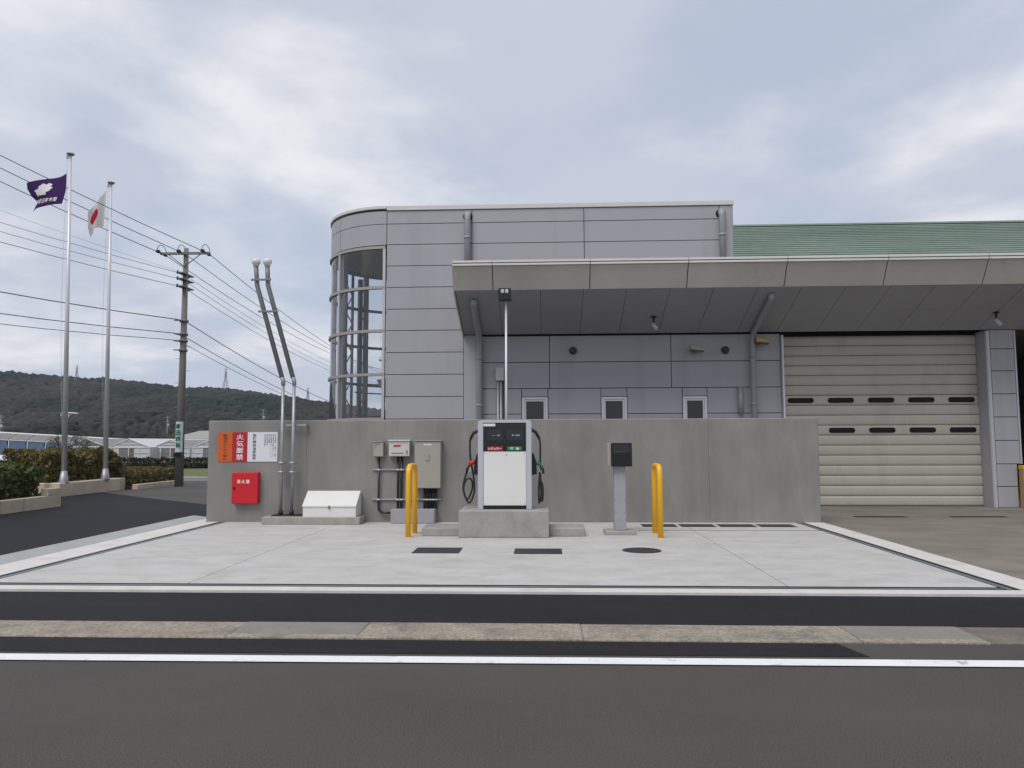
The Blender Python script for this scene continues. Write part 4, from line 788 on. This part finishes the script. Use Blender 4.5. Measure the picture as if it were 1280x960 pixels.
mb = MB(); cv = mb.bm.verts.new(S1(.58, .42) + Vector((0, -.015, 0))); rim = [mb.bm.verts.new(S1(*e) + Vector((0, -.015, 0))) for e in em]; mid = [mb.bm.verts.new(S1((e[0] + .58) / 2, (e[1] + .42) / 2) + Vector((0, -.015, 0))) for e in em]
for k in range(40): q = (k + 1) % 40; mb.bm.faces.new((rim[k], rim[q], mid[q], mid[k])); mb.bm.faces.new((mid[k], mid[q], cv))
mb.build('emblem', 'ink_white', t)
me = text_mesh('南印日町金間', 1.0, .03, 1.25); co = np.empty(len(me.vertices) * 3); me.vertices.foreach_get('co', co); co = co.reshape(-1, 3); lo, hi = co.min(0), co.max(0); o_ = origin(t)
out = [S1(.86 - .68 * (c[0] - lo[0]) / (hi[0] - lo[0]) if 0 else .18 + .70 * (1 - (c[0] - lo[0]) / (hi[0] - lo[0])), .90 - .14 * (c[1] - lo[1]) / (hi[1] - lo[1])) + Vector((0, -.015, 0)) - o_ for c in co]
me.vertices.foreach_set('co', np.array(out, dtype=np.float32).ravel()); me.materials.clear(); me.update(); link('lettering', me, 'ink_white', t)
flag('flag', 'white flag with red disc hanging folded from its pole', 'flag_white_red', f2[1], [(134.8, 233), (133.5, 258), (131, 281)], [(110, 277), (107, 289), (110, 297)], lambda u, v: -.06 + .22 * u * math.sin(7 * u + 1.5 * v) + .06 * math.sin(13 * u))

# utility pole
def utility_pole(bx, by, ztop, lab, sign=False):
    t = thing('utility_pole', lab, 'utility pole', (bx, by, 0))
    MB().tube([(bx, by, -.1), (bx, by, ztop)], [.155, .085], 16).build('pole', 'pole_concrete', t)
    zc = ztop - .22; ca = MB(); ca.box(bx - .92, bx + .92, by - .16, by - .09, zc - .045, zc + .045, .004); ca.build('crossarm', 'galvanised_dark', t)
    for s_ in (-1, 1): MB().tube([(bx + s_ * .6, by - .12, zc - .04), (bx, by - .12, zc - .5)], .018, 6).build('brace', 'galvanised_dark', t)
    for dx in (-.88, -.1, .80):
        for s_ in (-1, 1): MB().tube([(bx + dx, by - .12 + s_ * .05, zc + .02), (bx + dx, by - .12 + s_ * .22, zc + .03), (bx + dx, by - .12 + s_ * .26, zc + .02), (bx + dx, by - .12 + s_ * .42, zc)], [.02, .07, .07, .02], 8).build('insulator', 'insulator', t)
        MB().tube([(bx + dx, by - .5, zc + .02), (bx + dx + .02, by - .3, zc + .28), (bx + dx, by + .1, zc + .28), (bx + dx, by + .3, zc)], .012, 6, smooth=4).build('jumper', 'wire_black', t)
    for dz in (1.0, 1.22, 1.5):
        z = ztop - dz; box('bracket', 'galvanised_dark', t, bx - .13, bx + .13, by - .42, by + .42, z - .02, z + .02)
        for s_ in (-1, 1): MB().cyl((bx - .1, by + s_ * .4, z - .05), (bx - .1, by + s_ * .4, z + .07), .035, 8).build('insulator', 'insulator', t)
    for dz in (2.75, 3.25, 3.5, 3.85): z = ztop - dz; MB().cyl((bx, by, z - .04), (bx, by, z + .04), .16, 14).build('band', 'galvanised_dark', t); box('bracket', 'galvanised_dark', t, bx - .28, bx + .05, by - .2, by - .15, z - .02, z + .02)
    for k in range(7): z = 2.9 + k * .45; s_ = 1 if k % 2 else -1; MB().cyl((bx, by, z), (bx + s_ * .27, by - .03, z), .009, 6).build('step_bolt', 'galvanised', t)
    if sign:
        z1, z0 = PY(229, 527, by - .16).z, PY(227, 572, by - .16).z
        s = MB()
        for k in range(8):
            a0, a1 = R(-150 + k * 15), R(-150 + (k + 1) * 15); r_ = .162
            s.quad((bx + r_ * math.cos(a0), by + r_ * math.sin(a0), z0 + .2), (bx + r_ * math.cos(a1), by + r_ * math.sin(a1), z0 + .2), (bx + r_ * math.cos(a1), by + r_ * math.sin(a1), z1), (bx + r_ * math.cos(a0), by + r_ * math.sin(a0), z1))
        bmesh.ops.remove_doubles(s.bm, verts=s.bm.verts, dist=.0005); sg = s.build('sign_sheet', 'mint_sign', t)
        text('lettering', '\n'.join('町田歯科'), 'ink_green', sg, bx - .0, by - .178, (z0 + z1) / 2 + .13, .17, (z1 - z0) * .66, .03)
        box('tag_plate', 'plastic_black', t, bx - .14, bx + .12, by - .19, by - .165, z0 + .02, z0 + .17)
    return t
UX, UY, UZ = -13.36, 26.7, 8.86
utility_pole(UX, UY, UZ, 'concrete utility pole with mint green sign beside the side street', True)
UX2, UY2 = -13.2, 63.0
utility_pole(UX2, UY2, UZ, 'concrete utility pole far behind the station, hidden by its stair tower')
WD = Vector((-.6, -.8, 0))                            # plan direction of the line on the viewer's side of the pole
def wire(xa, za, p_left, p_right, r, lab, y_att=UY):
    A = Vector((xa, y_att - .35, za)); d = ray(*p_left); n_ = Vector((-WD.y, WD.x, 0)); t_ = n_.dot(A) / n_.dot(d); L_ = Vector((d.x * t_, d.y * t_, CAM_H + d.z * t_)); pts = []
    s1 = (L_ - A).dot(WD); sl = (L_.z - A.z) / s1; cz = .0045
    for k in range(15): q = 30 * (1 - k / 14); p = A + WD * q; p.z = A.z + sl * q + cz * q * (q - s1); pts.append(p)
    B = Vector((xa, y_att + .35, za)); pts.append((xa, y_att, za - .02))
    if p_right:
        Q = PX(p_right[0], p_right[1], xa); E_ = Vector((xa + .15, UY2, 0)); sl = (Q.z - B.z) / (Q.y - B.y); c2 = .0022
        E_.z = B.z + sl * (E_.y - B.y) + c2 * (E_.y - B.y) * (E_.y - Q.y)
        for k in range(13): y = B.y + (E_.y - B.y) * k / 12; pts.append((xa, y, B.z + sl * (y - B.y) + c2 * (y - B.y) * (y - Q.y)))
    tag(MB().tube(pts, r, 5).build('overhead_wire', 'wire_black'), lab, 'wire', 'overhead wires on the utility pole')
zc = UZ - .22
wire(UX - .88, zc, (0, 227), (400, 436), .013, 'power wire from the crossarm end away from the building')
wire(UX - .1, zc + .02, (0, 210), (400, 430), .013, 'power wire from the middle of the crossarm')
wire(UX + .8, zc + .02, (0, 194), (400, 424), .013, 'power wire from the crossarm end towards the building')
for i, (dz, yl_, yr) in enumerate(((1.0, 278, 447), (1.22, 289.5, 453), (1.5, 302.5, 458))): wire(UX - .1, UZ - dz, (0, yl_), (400, yr), .008 if i < 2 else .010, ('upper', 'middle', 'lower')[i] + ' thin wire of the three on the small pole brackets')
wire(UX - .05, UZ - 2.75, (0, 365), (400, 497), .016, 'thick cable on the upper band of the utility pole')
wire(UX - .2, UZ - 3.25, (0, 392), (395, 506), .014, 'cable on the second band of the utility pole')
wire(UX - .25, UZ - 3.5, (0, 405), (390, 508), .011, 'cable on the third band of the utility pole')
wire(UX - .1, UZ - .95, (0, 263), None, .004, 'hair thin wire above the bracket wires ending at the utility pole')

# ================================================================== BEYOND: HEDGE ROW, GREENHOUSES, HILL
hedge('hedge', 'leaf_winter', 'long dark winter hedge in front of the greenhouses', -46, -6, 47, 48.6, -.1, .58, 15000, .13, 21)
def bare_tree(x, y, z, h, seed):
    rs = random.Random(seed); t = thing('bare_tree', 'small leafless tree standing before the blue greenhouse', 'tree', (x, y, z)); br = MB(); tw_ = MB()
    MB().tube([(x, y, z - .1), (x + .04, y, z + h * .2), (x - .02, y, z + h * .4)], [.13, .11, .09], 8).build('trunk', 'bark', t)
    def grow(p, d, ln, r, lev):
        q = p + d * ln; (br if lev < 2 else tw_).tube([p, (p + q) / 2 + Vector((rs.gauss(0, .04), rs.gauss(0, .04), 0)), q], [r, r * .8, r * .6], 5)
        if lev < 4:
            for _ in range(3 if lev < 3 else 2):
                nd = (d + Vector((rs.gauss(0, .55), rs.gauss(0, .55), rs.gauss(.12, .3)))).normalized(); grow(q, nd, ln * rs.uniform(.6, .85), r * .6, lev + 1)
    for k in range(5): a = k * 1.26 + .3; grow(Vector((x - .02, y, z + h * (.3 + .03 * k))), Vector((math.cos(a) * .8, math.sin(a) * .8, .75)).normalized(), h * .24, .05, 0)
    br.build('limbs', 'bark', t)['kind'] = 'stuff'; tw_.build('twigs', 'bark', t)['kind'] = 'stuff'
b = PY(88, 567, 44); bare_tree(b.x, 44, -.05, 2.3, 4)
def greenhouse(pxc, y, w, zE, zR, depth, lab, side='vinyl_white', roofm='vinyl_white', slope='vinyl_grey', zg=-.33, posts=True):
    x = PY(pxc, 560, y).x; t = thing('greenhouse', lab, 'greenhouse', (x, y, zg), 'vinyl greenhouses beyond the field'); x0, x1 = x - w / 2, x + w / 2
    for s_ in (-1, 1):
        xe = x + s_ * w / 2
        MB().prism([(xe, zE), (x, zR), (x, zR + .03), (xe, zE + .03)], 'y', y, y + depth).build('roof_sheet', slope, t)
        MB().box(xe - .015, xe + .015, y + .02, y + depth, zg, zE - .02).build('side_sheet', side, t)
    n = 4
    for k in range(n): a, b_ = x0 + w * k / n + .03, x0 + w * (k + 1) / n - .03; box('end_panel', side if k != 1 else 'vinyl_grey', t, a, b_, y + .02, y + .05, zg + .25, zE - .06)
    MB().prism([(x0 + .05, zE + .05), (x1 - .05, zE + .05), (x, zR - .06)], 'y', y + .02, y + .05).build('gable_panel', roofm, t)
    for k in range(n + 1): xx = x0 + w * k / n; box('post', 'frame_white', t, xx - .035, xx + .035, y - .04, y + .015, zg, zE)
    box('eave_beam', 'frame_white', t, x0 - .1, x1 + .1, y - .05, y + .018, zE - .05, zE + .05); box('base_rail', 'frame_white', t, x0, x1, y - .05, y + .018, zg + .10, zg + .24); box('mid_rail', 'pipe_grey', t, x0, x1, y - .03, y + .018, zg + .75, zg + .79)
    for s_ in (-1, 1): MB().tube([(x + s_ * w / 2, y - .02, zE), (x, y - .02, zR)], .05, 5).build('rafter', 'frame_white', t)
    for k in (1, 2): zz = zE + (zR - zE) * k / 3; hw = w / 2 * (1 - k / 3); box('gable_bar', 'pipe_grey', t, x - hw, x + hw, y - .03, y + .018, zz - .02, zz + .02)
    box('door', 'rust_brown', t, x0 + w * .5 + .08, x0 + w * .5 + .6, y - .005, y + .019, zg + .25, zE - .08)
greenhouse(161, 84, 4.9, 1.12, 2.15, 24, 'white gabled greenhouse standing full width beyond the second flagpole', slope='vinyl_white')
greenhouse(213, 86, 4.6, 1.08, 2.0, 22, 'white gabled greenhouse with the utility pole standing before it', slope='vinyl_grey')
greenhouse(266, 84, 4.8, 1.12, 2.1, 24, 'white gabled greenhouse half hidden by the end of the fire wall', slope='rust_brown')
greenhouse(107, 88, 5.0, 1.2, 2.2, 24, 'grey gabled greenhouse between the flagpoles', side='vinyl_grey', roofm='vinyl_grey')
def long_house():
    t = thing('long_greenhouse', 'long low greenhouse with white roof edge and blue side sheets', 'greenhouse', (-60, 96, -.33)); A, B = PY(-90, 541, 92), PY(219, 553.0, 112); n = 14
    A.z = PY(-90, 536, 92).z
    for k in range(n):
        p, q = A.lerp(B, k / n + .004), A.lerp(B, (k + 1) / n - .004); f = k / n
        def wallq(nm, m, z0a, z0b, z1a, z1b, dy): MB().quad((p.x, p.y + dy, z0a), (q.x, q.y + dy, z0b), (q.x, q.y + dy, z1a), (p.x, p.y + dy, z1b)).build(nm, m, t)
        wallq('side_sheet', 'vinyl_blue' if k < 8 else 'vinyl_grey', -.33, -.33, q.z - .95, p.z - .95, 0)
        MB().quad((p.x, p.y - .02, p.z - .93), (q.x, q.y - .02, q.z - .93), (q.x, q.y + 2.2, q.z - .06), (p.x, p.y + 2.2, p.z - .06)).build('roof_sheet', 'vinyl_grey', t)
        MB().tube([(p.x, p.y - .03, -.33), (p.x, p.y - .03, p.z - .93), (p.x, p.y + 2.15, p.z - .08)], .05, 4).build('hoop', 'frame_white', t)
    MB().tube([A + Vector((0, 2.2, -.05)), B + Vector((0, 2.2, -.05)), B + Vector((.7, 2.2, -.25)), B + Vector((1.2, 2.2, -.8))], .13, 8).build('roof_edge', 'frame_white', t)
    MB().tube([A + Vector((0, -.05, -.94)), B + Vector((0, -.05, -.94))], .05, 6).build('eave_rail', 'frame_white', t)
long_house()
# shed with hipped roof
c = PY(246, 560, 120); t = thing('shed', 'grey roofed shed behind the greenhouses beside the utility pole', 'shed', (c.x, 120, -.33)); zr, ze = PY(246, 538, 120).z, PY(246, 548.5, 120).z
box('walls', 'house_wall', t, c.x - 4.5, c.x + 6.5, 120, 127, -.33, ze)
mb = MB(); v = [mb.bm.verts.new(p) for p in ((c.x - 5, 119.6, ze), (c.x + 7, 119.6, ze), (c.x + 7, 127.4, ze), (c.x - 5, 127.4, ze), (c.x - 1.2, 123.5, zr), (c.x + 3.4, 123.5, zr))]
for f in ((0, 1, 5, 4), (1, 2, 5), (2, 3, 4, 5), (3, 0, 4), (3, 2, 1, 0)): mb.bm.faces.new([v[i] for i in f])
mb.build('roof', 'shed_roof', t)
hedge('garden_bush', 'leaf_low', 'yellow green rounded bush behind the long greenhouse end', PY(203, 548, 117).x, PY(213, 548, 117).x + .6, 117, 118.6, -.3, 2.7, 900, .2, 31)
# white car whose roof shows above the hedge
def car():
    c = PY(6, 570, 34); zg = -.47; y0 = 34; L_, Wd = 3.9, 1.55; x0 = PY(29, 570, 34).x - L_ + .5
    t = thing('parked_car', 'white car parked behind the hedge with only its roof showing', 'car', (x0 + L_ / 2, y0, zg))
    MB().prism([(x0, zg + .25), (x0 + L_, zg + .25), (x0 + L_, zg + .72), (x0 + L_ - .7, zg + .82), (x0 + .3, zg + .85), (x0, zg + .75)], 'y', y0, y0 + Wd, .03).build('body', 'car_white', t)
    MB().prism([(x0 + .35, zg + .85), (x0 + L_ - 1.0, zg + .83), (x0 + L_ - 1.55, zg + 1.28), (x0 + .6, zg + 1.30)], 'y', y0 + .08, y0 + Wd - .08, .03).build('cabin_glass', 'black_glass', t)
    MB().prism([(x0 + .55, zg + 1.29), (x0 + L_ - 1.5, zg + 1.27), (x0 + L_ - 1.7, zg + 1.45), (x0 + L_ - 2.4, zg + 1.50), (x0 + .9, zg + 1.50)], 'y', y0 + .06, y0 + Wd - .06, .03).build('roof', 'car_white', t)
    for x in (x0 + .75, x0 + L_ - .75):
        for y in (y0 - .01, y0 + Wd - .17):
            w_ = MB().cyl((x, y, zg + .29), (x, y + .18, zg + .29), .29, 20).build('wheel', 'rubber_black', t); MB().cyl((x, y - .005, zg + .29), (x, y + .185, zg + .29), .17, 16).build('rim', 'aluminium_pole', w_)
    for s_ in (.12, Wd - .32): box('headlight', 'cabinet_light', t, x0 + L_ - .04, x0 + L_ + .01, y0 + s_, y0 + s_ + .2, zg + .55, zg + .68, .01)
car()
# hill with its woodland
ridge_px = [(-400, 470), (-200, 460), (0, 465), (60, 469), (100, 472), (130, 473), (200, 480), (230, 484), (270, 483), (330, 492), (400, 502), (480, 514), (600, 528), (900, 540), (1500, 545)]
RYH = 460.0
rp = [PY(p[0], p[1] + 5, RYH) for p in ridge_px]; rxs = np.array([p.x for p in rp]); rzs = np.array([p.z for p in rp])
def hill_h(X, Y):
    rid = np.interp(X, rxs, rzs); t_ = np.clip((Y - 190) / (RYH - 190), 0, 1); prof = t_ ** 1.15
    back = np.clip((Y - RYH) / 300, 0, 1); h = rid * prof * (1 - .25 * back)
    n = np.array([mnoise.fractal(Vector((x * .011 + 3, y * .008, 1.7)), .9, 2.0, 4) for x, y in zip(X.ravel(), Y.ravel())]).reshape(X.shape)
    spur = np.array([mnoise.noise(Vector((x * .016, y * .005 + 7, 4))) for x, y in zip(X.ravel(), Y.ravel())]).reshape(X.shape)
    mask = np.clip(t_ * 4, 0, 1) * np.clip((1 - t_) * 4, .08, 1)
    return h + (n * 4.5 + spur * 9) * mask - .4
xs = np.linspace(-760, 420, 120); ys = np.concatenate([np.linspace(185, 480, 60), np.linspace(500, 800, 8)]); X, Y = np.meshgrid(xs, ys); Z = hill_h(X, Y); ny, nxx = X.shape
idx = np.arange(ny * nxx).reshape(ny, nxx); F = np.stack([idx[:-1, :-1], idx[:-1, 1:], idx[1:, 1:], idx[1:, :-1]], -1).reshape(-1, 4)
tag(mesh_np('hill', np.stack([X, Y, Z], -1).reshape(-1, 3), F, 'hill_soil', smooth=True), 'long wooded hill rising beyond the greenhouses', 'hill', kind='structure')
def woodland(n, seed):
    rs = np.random.default_rng(seed); x = rs.uniform(-480, 60, n); y = 200 + (RYH + 12 - 200) * rs.random(n) ** .85; keep = (x / y > -1.05) & (x / y < -.02); x, y = x[keep], y[keep]; z = hill_h(x, y); n = len(x)
    bm = bmesh.new(); bmesh.ops.create_icosphere(bm, subdivisions=1, radius=1); bv = np.array([v.co for v in bm.verts]); bf = np.array([[v.index for v in f.verts] for f in bm.faces]); bm.free(); nv = len(bv)
    r = rs.uniform(.9, 2.1, n) * (.75 + y / 900); s = np.stack([r * 1.15, r * 1.15, r * rs.uniform(.7, 1.0, n)], 1)
    jit = 1 + rs.normal(0, .13, (n, nv, 1)); rot = rs.uniform(0, 6.28, n); c_, s_ = np.cos(rot), np.sin(rot)
    B = bv[None] * jit; Bx = B[..., 0] * c_[:, None] - B[..., 1] * s_[:, None]; By = B[..., 0] * s_[:, None] + B[..., 1] * c_[:, None]
    V = np.stack([Bx * s[:, :1] + x[:, None], By * s[:, 1:2] + y[:, None], B[..., 2] * s[:, 2:] + (z + r * .55)[:, None]], -1).reshape(-1, 3); F = (bf[None] + (np.arange(n) * nv)[:, None, None]).reshape(-1, 3)
    tag(mesh_np('woodland', V, F, 'forest'), 'mixed winter woodland covering the far hill', 'woodland', kind='stuff')
woodland(30000, 5)
def hz(x, y): return float(hill_h(np.array([[x]]), np.array([[y]]))[0, 0])
def pylon(px, ytop, y, lab):
    c = PY(px, ytop, y); zg = hz(c.x, y) - 1; t = thing('pylon', lab, 'pylon', (c.x, y, zg), 'power pylons on the ridge'); h = c.z - zg; w_ = h * .11; m = MB()
    for sx in (-1, 1):
        for sy in (-1, 1): m.tube([(c.x + sx * w_, y + sy * w_, zg), (c.x + sx * w_ * .25, y + sy * w_ * .25, zg + h * .6), (c.x, y, c.z)], .14, 4)
    m.build('legs', 'galvanised_dark', t)['kind'] = 'stuff'; m = MB(); k = 0
    while k < 7:
        f0, f1 = k / 7, (k + 1) / 7; wa, wb = w_ * max(.1, 1 - f0 * 1.1), w_ * max(.05, 1 - f1 * 1.1); m.tube([(c.x - wa, y - wa, zg + h * f0), (c.x + wb, y - wb, zg + h * f1)], .09, 4); m.tube([(c.x + wa, y - wa, zg + h * f0), (c.x - wb, y - wb, zg + h * f1)], .09, 4); k += 1
    m.build('bracing', 'galvanised_dark', t)['kind'] = 'stuff'
    for f in (.68, .8, .92): MB().tube([(c.x - h * .09, y, zg + h * f), (c.x, y, zg + h * (f + .02)), (c.x + h * .09, y, zg + h * f)], .10, 4).build('arm', 'galvanised_dark', t)
pylon(96.5, 455.5, 440, 'lattice pylon on the ridge beside the flagpole of the purple flag'); pylon(282.5, 459, 455, 'lattice pylon on the ridge right of the utility pole'); pylon(385, 484, 470, 'slim pylon on the lower ridge beside the stair tower')
def far_house(px, py, y, w, lab):
    c = PY(px, py, y); t = thing('hill_house', lab, 'house', (c.x, y, c.z - 3)); box('walls', 'house_wall', t, c.x - w / 2, c.x + w / 2, y, y + 6, c.z - 6, c.z)
    MB().prism([(c.x - w / 2 - .4, c.z), (c.x + w / 2 + .4, c.z), (c.x, c.z + .5)], 'y', y - .4, y + 6.4).build('roof', 'house_wall', t)
    for k in (-1, 1): box('window', 'black_glass', t, c.x + k * w * .22 - .5, c.x + k * w * .22 + .5, y - .03, y + .02, c.z - 1.9, c.z - .7)
far_house(81, 516.5, 262, 3.2, 'small white house among trees on the lower slope')
for px, yt, y, lab in ((209.5, 520, 150, 'thin distribution pole before the hill beside the utility pole'), (329, 511, 160, 'thin distribution pole before the hill above the fire wall'), (1.5, 519, 120, 'thin distribution pole before the hill left of the flagpoles')):
    c = PY(px, yt, y); t = thing('far_pole', lab, 'utility pole', (c.x, y, -.4)); MB().tube([(c.x, y, -.5), (c.x, y, c.z)], [.17, .12], 8).build('pole', 'pole_concrete', t)
    for dz in (.3, 1.2): box('crossarm', 'galvanised_dark', t, c.x - .7, c.x + .7, y - .16, y - .08, c.z - dz - .06, c.z - dz + .06)
    MB().cyl((c.x + .3, y - .2, c.z - 2.4), (c.x + .3, y - .2, c.z - 1.6), .22, 10).build('transformer', 'pipe_grey', t)

# thin air between here and the hill
tag(MB().box(-620, 330, -14, 560, -2.2, 95).build('haze', None), 'faint even haze in the air out to the hill', 'haze', kind='stuff')
hm = bpy.data.materials.new('haze'); hm.use_nodes = True; nt = hm.node_tree; nt.nodes.remove(nt.nodes['Principled BSDF'])
pv = nt.nodes.new('ShaderNodeVolumePrincipled'); pv.inputs['Color'].default_value = (0.68, 0.82, 1.0, 1); pv.inputs['Density'].default_value = 0.00022; pv.inputs['Anisotropy'].default_value = 0.2
nt.links.new(pv.outputs[0], nt.nodes['Material Output'].inputs['Volume']); bpy.data.objects['haze'].data.materials.append(hm)
